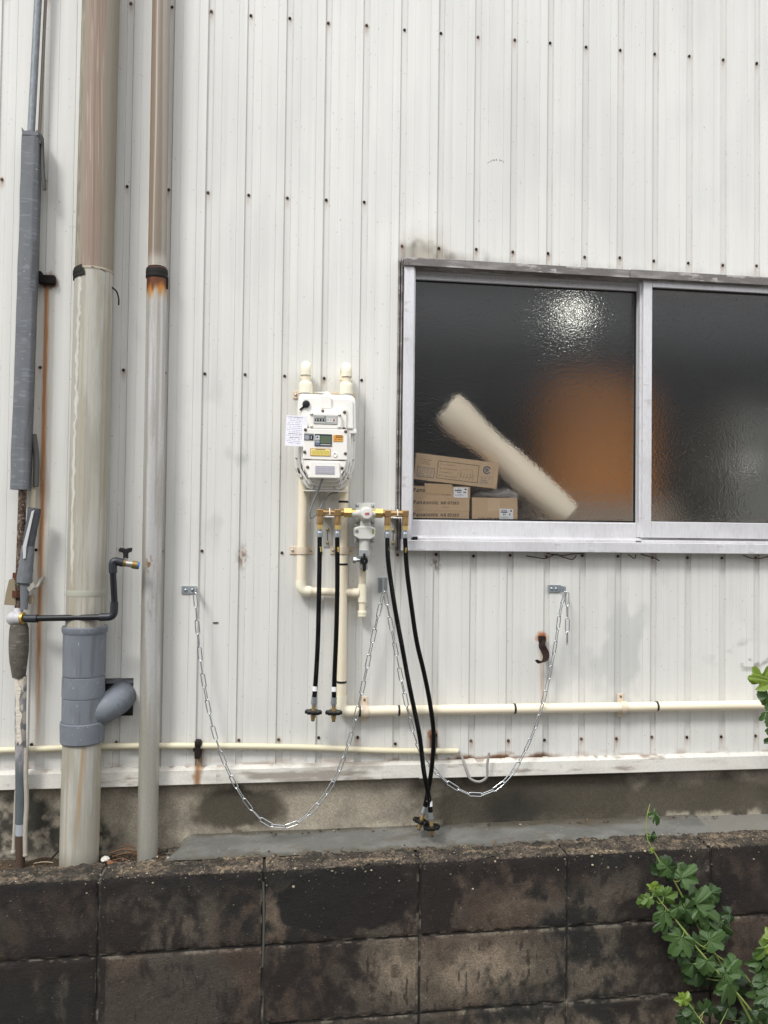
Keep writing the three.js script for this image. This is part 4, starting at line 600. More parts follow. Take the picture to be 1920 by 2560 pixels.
{ // meter
  const t = thing('gas_meter', 'white gas meter with counter window and small display hung on cream pipes', 'gas meter', [0.333, 1.663, 0.06]);
  const white = std(0xefede7, 0.38), panel = std(0xf2efe8, 0.36), grey = std(0xe4e2db, 0.42);
  const outline = roundedShape([[0.2485, 1.822], [0.2485, 1.735], [0.262, 1.692], [0.290, 1.6645], [0.382, 1.6645], [0.404, 1.69], [0.4165, 1.73], [0.4165, 1.822]], [0.006, 0.03, 0.03, 0.02, 0.02, 0.03, 0.03, 0.01]);
  part(t, 'rear_flange', extrude(outline, 0.060, 0.074, 0.003), grey);
  const bowl = roundedShape([[0.256, 1.824], [0.256, 1.742], [0.268, 1.70], [0.294, 1.674], [0.377, 1.674], [0.398, 1.70], [0.409, 1.742], [0.409, 1.824]], [0.006, 0.03, 0.03, 0.02, 0.02, 0.03, 0.03, 0.006]);
  const bowl2 = roundedShape([[0.2645, 1.824], [0.2645, 1.744], [0.275, 1.708], [0.299, 1.684], [0.373, 1.684], [0.392, 1.708], [0.401, 1.744], [0.401, 1.824]], [0.004, 0.03, 0.03, 0.02, 0.02, 0.03, 0.03, 0.004]);
  part(t, 'bowl', [extrude(bowl, 0.072, 0.084, 0.0045), extrude(bowl2, 0.082, 0.104, 0.0045)], white);
  part(t, 'upper_case', [extrude(roundedShape([[0.2545, 1.828], [0.4145, 1.828], [0.4125, 1.9225], [0.2565, 1.9225]], [0.004, 0.004, 0.018, 0.018]), 0.046, 0.102, 0.0038), extrude(roundedShape([[0.262, 1.83], [0.407, 1.83], [0.405, 1.914], [0.264, 1.914]], [0.004, 0.004, 0.014, 0.014]), 0.1, 0.109, 0.0035), extrude(rectShape(0.252, 0.4165, 1.818, 1.83, 0.004), 0.05, 0.104, 0.0025)], white);
  part(t, 'inlet_boss', [rod([0.2765, 1.915, 0.084], [0.2765, 1.929, 0.084], 0.0175, 0.0165, 24)], white);
  part(t, 'inlet_boss', [rod([0.3885, 1.915, 0.084], [0.3885, 1.929, 0.084], 0.0172, 0.0162, 24)], white);
  part(t, 'hanger_lug', [extrude(roundedShape([[0.320, 1.918], [0.350, 1.918], [0.343, 1.932], [0.333, 1.9375], [0.328, 1.93]], 0.003), 0.07, 0.078, 0.001), rod([0.300, 1.934, 0.06], [0.335, 1.934, 0.068], 0.0018, 0.0018, 8)], grey);
  part(t, 'seal_plate', [extrude(rectShape(0.3185, 0.3865, 1.829, 1.8835, 0.002), 0.1085, 0.1165, 0.001), extrude(rectShape(0.3165, 0.3445, 1.8825, 1.916, 0.002), 0.1085, 0.1175, 0.001)], panel);
  // register
  const reg = part(t, 'register_box', extrude(rectShape(0.286, 0.372, 1.8265, 1.868, 0.003), 0.106, 0.131, 0.0018), panel);
  const regT = canvasTex(256, 96, (g, w, h) => { g.fillStyle = '#b9bab6'; g.fillRect(0, 0, w, h); g.strokeStyle = '#5d5f5e'; g.lineWidth = 8; g.strokeRect(0, 0, w, h); g.fillStyle = '#16181a'; g.fillRect(12, 34, 122, 34); g.fillStyle = '#e8e8e2'; g.font = 'bold 27px sans-serif'; for (let i = 0; i < 4; i++) g.fillText('0', 22 + i * 30, 60); g.fillStyle = '#e4e3dd'; g.fillRect(140, 34, 28, 34); g.fillRect(172, 34, 28, 34); g.fillRect(204, 34, 28, 34); g.fillStyle = '#2a2c2e'; g.fillText('0', 146, 60); g.fillText('0', 178, 60); g.fillStyle = '#8e2f2c'; g.fillRect(210, 38, 17, 28); g.fillStyle = '#3b3d3d'; for (let i = 0; i < 12; i++) { g.fillRect(16 + i * 8, 16 + (i % 2), 5, 8); g.fillRect(120 + i * 8, 76 + (i % 3), 4, 5); } g.fillRect(112, 12, 20, 12); });
  const regUV = (g, x0, x1, y0, y1) => setUV(g, (x, y) => [(x - x0) / (x1 - x0), (y - y0) / (y1 - y0)]);
  part(reg, 'counter_dial', regUV(rbox(0.2975, 0.361, 1.838, 1.8615, 0.1306, 0.1326, 0.0008), 0.2975, 0.361, 1.838, 1.8615), std(0xffffff, 0.35, 0, { map: regT }));
  // display panel
  const dp = part(t, 'display_panel', extrude(rectShape(0.2705, 0.3885, 1.7425, 1.825, 0.0025), 0.098, 0.134, 0.002), panel);
  const lcdT = canvasTex(256, 160, (g, w, h) => { g.fillStyle = '#33393d'; g.fillRect(0, 0, w, h); g.fillStyle = '#c9ccd0'; g.fillRect(8, 20, 66, 62); g.fillStyle = '#9fa6ad'; g.fillRect(8, 86, 66, 32); g.fillStyle = '#15181a'; g.beginPath(); g.ellipse(40, 44, 15, 10, 0, 0, 7); g.fill(); g.fillRect(26, 66, 28, 3); g.fillRect(26, 70, 3, 26); g.fillRect(51, 70, 3, 26); g.fillStyle = '#5f6d58'; g.fillRect(84, 22, 160, 100); g.fillStyle = '#4b5846'; for (let i = 0; i < 3; i++) g.fillRect(120 + i * 40, 76, 16, 4); g.fillStyle = '#d3d6d4'; for (let i = 0; i < 9; i++) g.fillRect(90 + i * 17, 134, 12, 14); g.fillStyle = '#6b7c92'; g.fillRect(8, 124, 66, 28); });
  part(dp, 'lcd', regUV(box(0.3005, 0.3465, 1.7785, 1.8105, 0.1345, 0.1362), 0.3005, 0.3465, 1.7785, 1.8105), std(0xffffff, 0.25, 0, { map: lcdT }));
  const b1 = canvasTex(96, 64, (g, w, h) => { g.fillStyle = '#42464d'; g.fillRect(0, 0, w, h); g.fillStyle = '#b9bcc2'; g.fillRect(6, 18, 46, 40); g.fillStyle = '#22262b'; g.fillRect(54, 18, 36, 40); g.fillStyle = '#9fa3aa'; for (let i = 0; i < 6; i++) g.fillRect(8 + i * 14, 5, 9, 8); g.fillStyle = '#5d6168'; for (let i = 0; i < 9; i++) g.fillRect(10 + (i % 3) * 14, 22 + (i / 3 | 0) * 12, 10, 7); g.fillStyle = '#e6e7e8'; g.fillRect(69, 24, 6, 28); });
  part(dp, 'badge', regUV(box(0.2725, 0.2975, 1.7935, 1.811, 0.1345, 0.1356), 0.2725, 0.2975, 1.7935, 1.811), std(0xffffff, 0.4, 0, { map: b1 }));
  const b2 = canvasTex(128, 80, (g, w, h) => { g.fillStyle = '#e0a24a'; g.fillRect(0, 0, w, h); g.fillStyle = '#5a3d20'; g.fillRect(32, 6, 90, 30); g.fillStyle = '#d99a4a'; for (let i = 0; i < 5; i++) g.fillRect(40 + i * 16, 14, 11, 14); g.fillStyle = '#c9802f'; g.beginPath(); g.arc(30, 56, 15, 0, 7); g.fill(); g.fillStyle = '#7a4f20'; for (let i = 0; i < 5; i++) g.fillRect(56 + i * 13, 50, 9, 12); });
  part(dp, 'badge', regUV(box(0.3505, 0.3765, 1.792, 1.8095, 0.1345, 0.1356), 0.3505, 0.3765, 1.792, 1.8095), std(0xffffff, 0.4, 0, { map: b2 }));
  const b3 = canvasTex(256, 96, (g, w, h) => { g.fillStyle = '#b06a2c'; g.fillRect(0, 0, w, h); g.fillStyle = '#ecdc94'; g.fillRect(6, 6, w - 12, h - 12); g.fillStyle = '#4d4226'; for (let i = 0; i < 9; i++) g.fillRect(66 + i * 14, 10, 11, 12); g.fillStyle = '#e3cf6e'; g.fillRect(14, 28, 228, 58); g.fillStyle = '#8a7a3c'; for (let r = 0; r < 4; r++) for (let i = 0; i < 26; i++) if ((i * 7 + r * 3) % 5) g.fillRect(18 + i * 8.6, 33 + r * 13, 6, 5); });
  part(dp, 'notice_sticker', regUV(box(0.2895, 0.3435, 1.752, 1.772, 0.1345, 0.1356), 0.2895, 0.3435, 1.752, 1.772), std(0xffffff, 0.4, 0, { map: b3 }));
  part(dp, 'reset_button', [lathe([[0, 0.001], [0.004, 0.0012], [0.0046, 0.0026], [0.0056, 0.0026], [0.0062, 0]], [0.3555, 1.7555, 0.134], [0, 0, 1], 20)], panel);
  // lower cover
  const lc = part(t, 'lower_cover', [extrude(roundedShape([[0.2715, 1.7405], [0.275, 1.716], [0.288, 1.694], [0.368, 1.694], [0.380, 1.712], [0.3875, 1.7405]], [0.002, 0.008, 0.004, 0.004, 0.008, 0.002]), 0.098, 0.131, 0.002), extrude(roundedShape([[0.285, 1.693], [0.3695, 1.693], [0.3675, 1.737], [0.2905, 1.737]], 0.003), 0.1, 0.1385, 0.0016)], panel);
  const plT = canvasTex(128, 56, (g, w, h) => { g.fillStyle = '#bdb9c4'; g.fillRect(0, 0, w, h); g.fillStyle = '#d9d6dd'; for (let i = 0; i < 30; i++) g.fillRect(6 + (i % 10) * 12, 10 + (i / 10 | 0) * 14, 8, 3); });
  part(lc, 'rating_plate', regUV(box(0.3035, 0.3545, 1.7035, 1.725, 0.1388, 0.1398), 0.3035, 0.3545, 1.7035, 1.725), std(0xffffff, 0.35, 0.3, { map: plT }));
  const bolt = lathe([[0, 0.0045], [0.0028, 0.004], [0.0034, 0.0015], [0.0044, 0.001], [0.0044, 0]], [0, 0, 0], [0, 0, 1], 10), boltM = std(0xc9c8c0, 0.35, 0.5), darkM = std(0x6b5a50, 0.5, 0.4);
  for (const [x, y, z, m] of [[0.4095, 1.805, 0.0745, 0], [0.4095, 1.75, 0.0745, 0], [0.398, 1.6985, 0.0745, 0], [0.361, 1.671, 0.0745, 0], [0.302, 1.671, 0.0745, 0], [0.268, 1.6985, 0.0745, 0], [0.2555, 1.751, 0.0745, 0], [0.2915, 1.864, 0.1312, 0], [0.3665, 1.864, 0.1312, 0], [0.2915, 1.8305, 0.1312, 0], [0.3665, 1.8305, 0.1312, 0], [0.322, 1.8755, 0.1168, 1], [0.381, 1.874, 0.1168, 1], [0.3805, 1.8295, 0.1168, 1], [0.2755, 1.8215, 0.1342, 1], [0.3835, 1.8195, 0.1342, 1], [0.2745, 1.7615, 0.1342, 1], [0.3835, 1.76, 0.1342, 1], [0.283, 1.7215, 0.1312, 1], [0.3755, 1.721, 0.1312, 1]]) placed(t, 'bolt', bolt, m ? darkM : boltM, x, y, z);
  part(t, 'foot_bracket', [box(0.276, 0.398, 1.660, 1.6635, 0.045, 0.075)], grey);
}
single('meter_cable', 'grey cable looping down from the bottom of the gas meter', 'cable', [tube([[0.326, 1.694, 0.105], [0.320, 1.68, 0.108], [0.314, 1.66, 0.095], [0.300, 1.625, 0.075], [0.2935, 1.601, 0.068], [0.296, 1.5865, 0.063], [0.311, 1.597, 0.058], [0.333, 1.633, 0.052], [0.352, 1.655, 0.05], [0.372, 1.659, 0.05]], 0.0027, 70, 10)], std(0x8d9090, 0.5));
{
  const t = thing('tag_holder', 'black round cap on a short strap stuck to the meter top', 'cap', [0.277, 1.87, 0.11]);
  part(t, 'cap_disc', [lathe([[0, 0.010], [0.008, 0.010], [0.0098, 0.008], [0.0102, 0.001], [0.0102, 0]], [0.2775, 1.8935, 0.108], [0, 0, 1], 24)], std(0x121214, 0.45));
  part(t, 'strap', [(() => { const g = rbox(-0.0145, 0, -0.003, 0.003, -0.0015, 0.0015, 0.001); g.rotateZ(0.75); g.translate(0.2715, 1.8865, 0.1105); return g; })()], std(0x18181a, 0.5));
  part(t, 'strap_end', [tube([[0.2605, 1.876, 0.111], [0.2575, 1.868, 0.112], [0.2585, 1.858, 0.114]], 0.0018, 12, 6)], std(0xdad6cc, 0.5));
}
{
  const pt = canvasTex(256, 330, (g, w, h) => { g.fillStyle = '#eceaf2'; g.fillRect(0, 0, w, h); let s = 7; const r = () => (s = (s * 16807) % 2147483647) / 2147483647; for (let row = 0; row < 15; row++) { const bold = row === 0 || row === 9 || row === 11; const x0 = row % 3 === 2 ? 40 : 14; for (let x = x0; x < w - 20 - r() * 70; x += 9 + r() * 5) { if (r() < 0.14) continue; g.fillStyle = bold ? '#3a3c4c' : '#8587a0'; g.fillRect(x, 14 + row * 20 + (r() - 0.5) * 2, 5 + r() * 4, bold ? 8 : 6); } } });
  const g = new THREE.PlaneGeometry(0.056, 0.082, 10, 10), p = g.attributes.position; for (let i = 0; i < p.count; i++) { const x = p.getX(i), y = p.getY(i); p.setZ(i, 0.004 * Math.sin((x + 0.028) * 40) - 0.10 * Math.max(0, -y - 0.01) * (x + 0.03)); }
  const back = g.clone(); back.translate(0, 0, -0.0004); const ia = back.index.array; for (let i = 0; i < ia.length; i += 3) { const s = ia[i]; ia[i] = ia[i + 1]; ia[i + 1] = s; }
  const m = mergeGeometries([g, back]); m.computeVertexNormals(); m.rotateZ(-0.045); m.translate(0.2515, 1.8185, 0.121); m.attributes.position.needsUpdate = true;
  single('paper_tag', 'white printed paper tag hanging at the side of the gas meter', 'paper', m, std(0xffffff, 0.7, 0, { map: pt }));
}
const brass = std(new THREE.Color(0.45, 0.29, 0.135), 0.34, 0.8), brassY = std(new THREE.Color(0.70, 0.50, 0.18), 0.28, 0.85), chrome = std(0xc8cbcc, 0.22, 0.95), zinc = std(0xaeb4b8, 0.35, 0.85);
{ // regulator
  const t = thing('gas_regulator', 'pale grey gas regulator with round cap between two brass manifolds', 'regulator', [0.4465, 1.43, 0.05]);
  const body = std(0xcfcfc8, 0.45), body2 = std(0xc4c4bd, 0.48), cap = std(0xd8d6d0, 0.4);
  part(t, 'back_plate', extrude(rectShape(0.420, 0.4755, 1.519, 1.631, 0.003), 0.046, 0.056, 0.001), body);
  part(t, 'wall_bracket', [box(0.430, 0.466, 1.53, 1.62, FACE + 0.001, 0.046)], zinc);
  part(t, 'upper_body', [lathe([[0.0, 0.05], [0.017, 0.05], [0.019, 0.046], [0.0215, 0.02], [0.022, 0]], [0.4465, 1.5985, 0.055], [0, 0, 1], 36), rod([0.4, 1.6, 0.085], [0.49, 1.6, 0.085], 0.011, 0.011, 20)], body);
  const cp = part(t, 'cap', [lathe([[0, 0.028], [0.0135, 0.028], [0.0155, 0.026], [0.017, 0.018], [0.017, 0.006], [0.0178, 0.005], [0.0178, 0]], [0.4445, 1.6, 0.1], [0, 0, 1], 32)], cap);
  part(cp, 'status_mark', [(() => { const g = box(-0.0058, 0.0058, -0.0032, 0.0032, 0, 0.0008); g.rotateZ(0.06); g.translate(0.4455, 1.599, 0.128); return g; })()], std(0xb05a60, 0.5));
  part(t, 'neck', [extrude([[0.4335, 1.582], [0.4585, 1.582], [0.4605, 1.567], [0.4705, 1.559], [0.4225, 1.559], [0.4315, 1.567]], 0.055, 0.088, 0.003)], body2);
  const lb = part(t, 'lower_body', [extrude(roundedShape([[0.4145, 1.5605], [0.4165, 1.5375], [0.43, 1.5295], [0.4595, 1.5295], [0.4725, 1.5375], [0.4735, 1.5605], [0.4605, 1.5655], [0.428, 1.5655]], 0.002), 0.055, 0.094, 0.003)], body);
  part(lb, 'emblem', [rod([0.4215, 1.5515, 0.0938], [0.4215, 1.5515, 0.0952], 0.0052, 0.0052, 20)], std(0x777b80, 0.5));
  part(lb, 'sticker', [box(0.4635, 0.469, 1.5455, 1.5575, 0.0938, 0.0948)], std(0x9a8f3e, 0.5));
  part(t, 'outlet', [rod([0.4445, 1.500, 0.075], [0.4445, 1.532, 0.075], 0.014, 0.014, 24)], body2);
  const screw = lathe([[0, 0.005], [0.0026, 0.0045], [0.0035, 0.002], [0.0048, 0.0015], [0.0048, 0]], [0, 0, 0], [0, 0, 1], 12);
  for (const [x, y] of [[0.4255, 1.6235], [0.4685, 1.6235], [0.4255, 1.5765], [0.4685, 1.577], [0.4245, 1.5255], [0.4695, 1.5255]]) placed(t, 'screw', screw, zinc, x, y, 0.056);
  // shut-off cock below
  const ck = part(t, 'shut_off_cock', [hexNut([0.4445, 1.484, 0.075], [0.4445, 1.5, 0.075], 0.0185), rod([0.4445, 1.448, 0.07], [0.4445, 1.486, 0.075], 0.0098, 0.0105, 20), hexNut([0.4448, 1.448, 0.058], [0.4448, 1.46, 0.062], 0.0125), rod([0.4445, 1.470, 0.075], [0.416, 1.4725, 0.078], 0.0078, 0.0078, 18), hexNut([0.4215, 1.472, 0.0775], [0.413, 1.4728, 0.078], 0.0096)], chrome);
  part(ck, 'cock_handle', [rod([0.4425, 1.4705, 0.083], [0.4425, 1.4705, 0.096], 0.0112, 0.0108, 24), extrude(roundedShape([[0.4375, 1.4705], [0.4395, 1.492], [0.4455, 1.492], [0.4475, 1.4705], [0.4475, 1.448], [0.4445, 1.4415], [0.4405, 1.4415], [0.4385, 1.448]], 0.002), 0.094, 0.101, 0.0015)], std(0x0f0f11, 0.4));
  part(ck, 'handle_screw', [rod([0.4425, 1.4705, 0.101], [0.4425, 1.4705, 0.1022], 0.0016, 0.0016, 10)], chrome);
}
function manifold(xa, xb, inner, label) { // xa, xb: the two drops; inner: end at the regulator
  const t = thing('brass_manifold', label, 'manifold', [(xa + xb) / 2, 1.55, 0.085]); const y = 1.602, z = 0.086, s = Math.sign(inner - xa);
  const outer = s > 0 ? xa : xb, near = s > 0 ? xb : xa;
  part(t, 'manifold_tube', [rod([outer, y, z], [inner - s * 0.02, y, z], 0.0085, 0.0085, 20), new RoundedBoxGeometry(0.018, 0.019, 0.018, 3, 0.003).translate(outer, y, z), new RoundedBoxGeometry(0.019, 0.0195, 0.0185, 3, 0.003).translate(near, y, z), rod([outer + s * 0.009, y, z], [outer + s * 0.013, y, z], 0.0096, 0.0096, 20), rod([near + s * 0.009, y, z], [near + s * 0.013, y, z], 0.0096, 0.0096, 20)], brass);
  part(t, 'union_nut', [hexNut([inner - s * 0.021, y, z], [inner, y, z], 0.0142), rod([inner, y, z], [inner + s * 0.012, y, z], 0.0095, 0.0095, 18)], brassY);
  for (const x of [xa, xb]) part(t, 'outlet_drop', [rod([x, 1.568, z], [x, 1.594, z], 0.0088, 0.0088, 20), hexNut([x, 1.5785, z], [x, 1.589, z], 0.0095), rod([x, 1.572, z], [x, 1.5745, z], 0.0098, 0.0098, 20)], brass);
  for (const x of [xa, xb]) part(t, 'outlet_nut', [hexNut([x, 1.556, z], [x, 1.568, z], 0.0084)], brassY);
  const mid = (xa + xb) / 2 + 0.002, wh = std(0xe6e4de, 0.4);
  part(t, 'u_bolt', [tube([[mid, y - 0.012, z - 0.05], [mid, y + 0.004, z - 0.012], [mid, y + 0.0105, z], [mid, y + 0.003, z + 0.0105], [mid, y - 0.006, z + 0.0108]], 0.0017, 24, 8), rbox(mid - 0.013, mid + 0.013, y - 0.0135, y - 0.0108, z - 0.06, z + 0.011, 0.001)], wh);
  const bk = part(t, 'wall_plate', [box(mid - 0.012, mid + 0.012, 1.507, 1.59, FACE + 0.0006, FACE + 0.0036), box(mid - 0.012, mid + 0.012, 1.5885, 1.5915, FACE + 0.0036, 0.03)], std(0xcdcdc8, 0.4, 0.4));
  for (const yy of [1.556, 1.519]) part(bk, 'plate_bolt', [lathe([[0, 0.006], [0.003, 0.0055], [0.0045, 0.002], [0.0045, 0]], [mid, yy, FACE + 0.0036], [0, 0, 1], 10)], std(0xa99c6e, 0.4, 0.6));
  part(bk, 'plate_slot', [box(mid - 0.0012, mid + 0.0012, 1.525, 1.551, FACE + 0.0038, FACE + 0.0048)], std(0x6d6a62, 0.6));
}
manifold(0.3205, 0.3685, 0.4065, 'brass manifold joined to the left side of the regulator below the meter');
manifold(0.5070, 0.5565, 0.4720, 'brass manifold joined to the right side of the regulator beside the window');
// hoses with hand wheels
const rubber = new THREE.MeshPhysicalMaterial({ map: canvasTex(2048, 64, (g, w, h) => { g.fillStyle = '#0d0d0e'; g.fillRect(0, 0, w, h); g.fillStyle = '#77787a'; for (const y of [14, 46]) for (let x = 0; x < w; x += 5) if (Math.floor(x / 160) % 2 === 0 && (x * 7) % 11 > 3) g.fillRect(x, y, 3, 2.5); for (let i = 0; i < 300; i++) { g.fillStyle = 'rgba(120,116,110,0.25)'; g.fillRect((i * 733) % w, (i * 37) % h, 6 + i % 17, 1); } }), color: 0xa8a8a8, roughness: 0.34, specularIntensity: 0.45, bumpMap: rep(grainBump, 8, 1), bumpScale: 0.0003 });
const wheelShape = (() => { const s = new THREE.Shape(); const n = 96; for (let i = 0; i <= n; i++) { const a = i / n * 6.2832, r = 0.0205 + 0.0016 * Math.sign(Math.sin(a * 9)) * Math.min(1, Math.abs(Math.sin(a * 9)) * 2); i ? s.lineTo(r * Math.cos(a), r * Math.sin(a)) : s.moveTo(r, 0); } const h = new THREE.Path(); h.absarc(0, 0, 0.0062, 0, 6.2832, true); s.holes.push(h); return s; })();
function hose(label, pts, end, group) { // pts from top to the crimp; end: direction of the nozzle
  const t = thing('gas_hose', label, 'hose', pts[pts.length - 1]);
  const top = pts[0]; part(t, 'top_ferrule', [rod([top[0], 1.535, top[2]], [top[0], 1.549, top[2]], 0.0082, 0.0078, 18), rod([top[0], 1.5345, top[2]], [top[0], 1.5385, top[2]], 0.0088, 0.0088, 18), rod([top[0], 1.549, top[2]], [top[0], 1.556, top[2]], 0.0068, 0.0068, 18), rod([top[0], 1.546, top[2]], [top[0], 1.55, top[2]], 0.009, 0.008, 18)], zinc);
  part(t, 'tube', [tube(pts, 0.0064, 110, 14)], rubber);
  const e = V(pts[pts.length - 1]), d = V(end).normalize(), at = s => e.clone().add(d.clone().multiplyScalar(s)).toArray();
  part(t, 'maker_tag', [rbox(top[0] - 0.0005, top[0] + 0.0045, 1.494, 1.508, top[2] + 0.0052, top[2] + 0.0066, 0.0004)], std(0xb79f4e, 0.5));
  part(t, 'name_label', [rod(at(-0.030), at(-0.017), 0.0068, 0.0068, 16)], std(0xe8e8ea, 0.5));
  part(t, 'ferrule', [rod(at(-0.001), at(0.013), 0.0078, 0.0082, 18), rod(at(0.013), at(0.0165), 0.0088, 0.0088, 18), rod(at(0.0165), at(0.022), 0.0072, 0.0066, 18)], zinc);
  part(t, 'nozzle', [rod(at(0.022), at(0.036), 0.0058, 0.0058, 14), rod(at(0.044), at(0.054), 0.0074, 0.0074, 14), rod(at(0.054), at(0.062), 0.0062, 0.005, 14)], std(new THREE.Color(0.46, 0.33, 0.15), 0.38, 0.7));
  part(t, 'nozzle_tip', [rod(at(0.062), at(0.0645), 0.0046, 0.0046, 12)], std(0x17130e, 0.6));
  const g = new THREE.ExtrudeGeometry(wheelShape, { depth: 0.006, bevelEnabled: true, bevelSize: 0.0012, bevelThickness: 0.0012, bevelSegments: 2 }); g.translate(0, 0, -0.003); g.applyQuaternion(new THREE.Quaternion().setFromUnitVectors(new THREE.Vector3(0, 0, 1), d)); g.translate(...at(0.040));
  part(t, 'hand_wheel', [g, rod(at(0.036), at(0.044), 0.0098, 0.0098, 18)], std(0x08080a, 0.45));
  return t;
}
hose('straight black rubber hose hanging outermost from the meter side brass manifold', [[0.3205, 1.537, 0.086], [0.321, 1.45, 0.087], [0.3205, 1.35, 0.088], [0.3195, 1.25, 0.088], [0.3155, 1.15, 0.088], [0.3122, 1.1, 0.088]], [-0.05, -1, 0]);
hose('straight black rubber hose hanging in front of the cream riser beside the regulator', [[0.3685, 1.537, 0.086], [0.3705, 1.418, 0.087], [0.3695, 1.282, 0.088], [0.366, 1.146, 0.088], [0.3655, 1.098, 0.088]], [0.0, -1, 0]);
hose('glossy black hose crossing the chain and hanging to the ledge with its wheel lowest', [[0.5070, 1.537, 0.086], [0.509, 1.48, 0.088], [0.520, 1.398, 0.092], [0.533, 1.322, 0.095], [0.548, 1.247, 0.097], [0.568, 1.144, 0.1], [0.587, 1.058, 0.1], [0.601, 0.993, 0.1], [0.614, 0.898, 0.099], [0.630, 0.82, 0.098], [0.6345, 0.783, 0.098]], [0.08, -1, 0.02]);
hose('bowed black hose hanging past the window frame with its wheel tilted behind another', [[0.5565, 1.537, 0.086], [0.562, 1.453, 0.087], [0.576, 1.35, 0.087], [0.593, 1.247, 0.086], [0.615, 1.161, 0.083], [0.634, 1.072, 0.08], [0.645, 0.99, 0.076], [0.641, 0.897, 0.074], [0.632, 0.835, 0.073], [0.6235, 0.790, 0.073]], [-0.28, -1, 0.02]);
// ------------------------------------------------------------------ chains and their brackets
const plateT = tex(128, 128, (u, v) => { const n = fbm(u * 8, v * 8, 3, 320), k = 1 + 0.1 * (vn(u * 60, v * 60, 321) - 0.5); const c = mix3([158, 166, 172], [188, 194, 198], n); return [c[0] * k, c[1] * k, c[2] * k]; }, { repeat: true });
const plateM = std(0xffffff, 0.35, 0.6, { map: plateT });
function bracket(label, x0, x1, y0, y1, ringX, bolts) {
  const t = thing('chain_bracket', label, 'bracket', [(x0 + x1) / 2, y0, FACE]);
  part(t, 'plate', [extrude(rectShape(x0, x1, y0, y1, 0.0015), FACE + 0.001, FACE + 0.0035, 0.0005), rbox(ringX - 0.0015, ringX + 0.0015, y0 + 0.003, y1 - 0.002, FACE + 0.003, 0.055, 0.001)], plateM);
  for (const [x, y] of bolts) part(t, 'bolt', [lathe([[0, 0.005], [0.003, 0.0042], [0.0042, 0.0015], [0.0042, 0]], [x, y, FACE + 0.0035], [0, 0, 1], 12)], zinc);
}
bracket('small zinc bracket holding the chain end left of the gas meter hoses', -0.053, -0.012, 1.373, 1.395, -0.0135, [[-0.042, 1.384], [-0.024, 1.385]]);
bracket('upright zinc bracket under the brass manifold where two chains meet', 0.493, 0.519, 1.379, 1.421, 0.503, [[0.504, 1.411], [0.504, 1.394]]);
bracket('small zinc bracket below the window holding the chain with a loose tail', 0.993, 1.033, 1.380, 1.402, 1.031, [[1.004, 1.391], [1.017, 1.391]]);
const linkGeo = (() => { const L = 0.0145, R = 0.0052, pts = []; for (let i = 0; i <= 8; i++) { const a = -Math.PI / 2 + Math.PI * i / 8; pts.push([L + R * Math.cos(a), R * Math.sin(a), 0]); } for (let i = 0; i <= 8; i++) { const a = Math.PI / 2 + Math.PI * i / 8; pts.push([-L + R * Math.cos(a), R * Math.sin(a), 0]); } const c = new THREE.CatmullRomCurve3(pts.map(V), true, 'catmullrom', 0.3); return new THREE.TubeGeometry(c, 36, 0.0016, 6, true); })();
const chainM = std(0xd2d6d9, 0.22, 0.95);
function chain(label, pts, extra) {
  const t = thing('chain', label, 'chain', pts[0]);
  const run = (pp, phase) => {
    const c = new THREE.CatmullRomCurve3(pp.map(V)), len = c.getLength(), n = Math.round(len / 0.0362), sp = c.getSpacedPoints(n);
    for (let i = 0; i < n; i++) {
      const a = sp[i], b = sp[i + 1], mid = a.clone().add(b).multiplyScalar(0.5), d = b.clone().sub(a).normalize();
      const zAx = new THREE.Vector3(0, 0, 1); const nrm = zAx.clone().sub(d.clone().multiplyScalar(zAx.dot(d))).normalize(), bi = nrm.clone().cross(d);
      const m = finish(new THREE.Mesh(linkGeo, chainM)); m.name = 'link'; m.position.copy(mid).sub(t.position);
      const q = new THREE.Quaternion().setFromRotationMatrix(new THREE.Matrix4().makeBasis(d, bi, nrm));
      m.quaternion.copy(q.multiply(new THREE.Quaternion().setFromAxisAngle(new THREE.Vector3(1, 0, 0), (i % 2 ? Math.PI / 2 : 0) + phase + rr(-0.3, 0.3)))); t.add(m);
    }
  };
  run(pts, 0.25); if (extra) run(extra, 0.3);
}
const cz = 0.058, c3 = a => a.map(p => [p[0], p[1], cz]);
chain('zinc chain sagging to the ledge in front of the cream wall run, under the regulator', c3([[-0.0125, 1.378], [0.008, 1.181], [0.048, 0.993], [0.093, 0.880], [0.144, 0.798], [0.188, 0.755], [0.226, 0.743], [0.270, 0.752], [0.319, 0.792], [0.369, 0.860], [0.412, 0.973], [0.443, 1.100], [0.471, 1.240], [0.502, 1.386]]));
chain('zinc chain sagging below the window past the rusty hook, with a short loose tail', c3([[0.506, 1.384], [0.532, 1.253], [0.559, 1.124], [0.594, 0.982], [0.627, 0.917], [0.681, 0.858], [0.721, 0.831], [0.768, 0.813], [0.815, 0.822], [0.868, 0.862], [0.908, 0.923], [0.948, 1.014], [0.977, 1.119], [1.001, 1.237], [1.017, 1.343], [1.0305, 1.385]]), [[1.0325, 1.385, 0.062], [1.0335, 1.33, 0.064], [1.033, 1.235, 0.066]]);
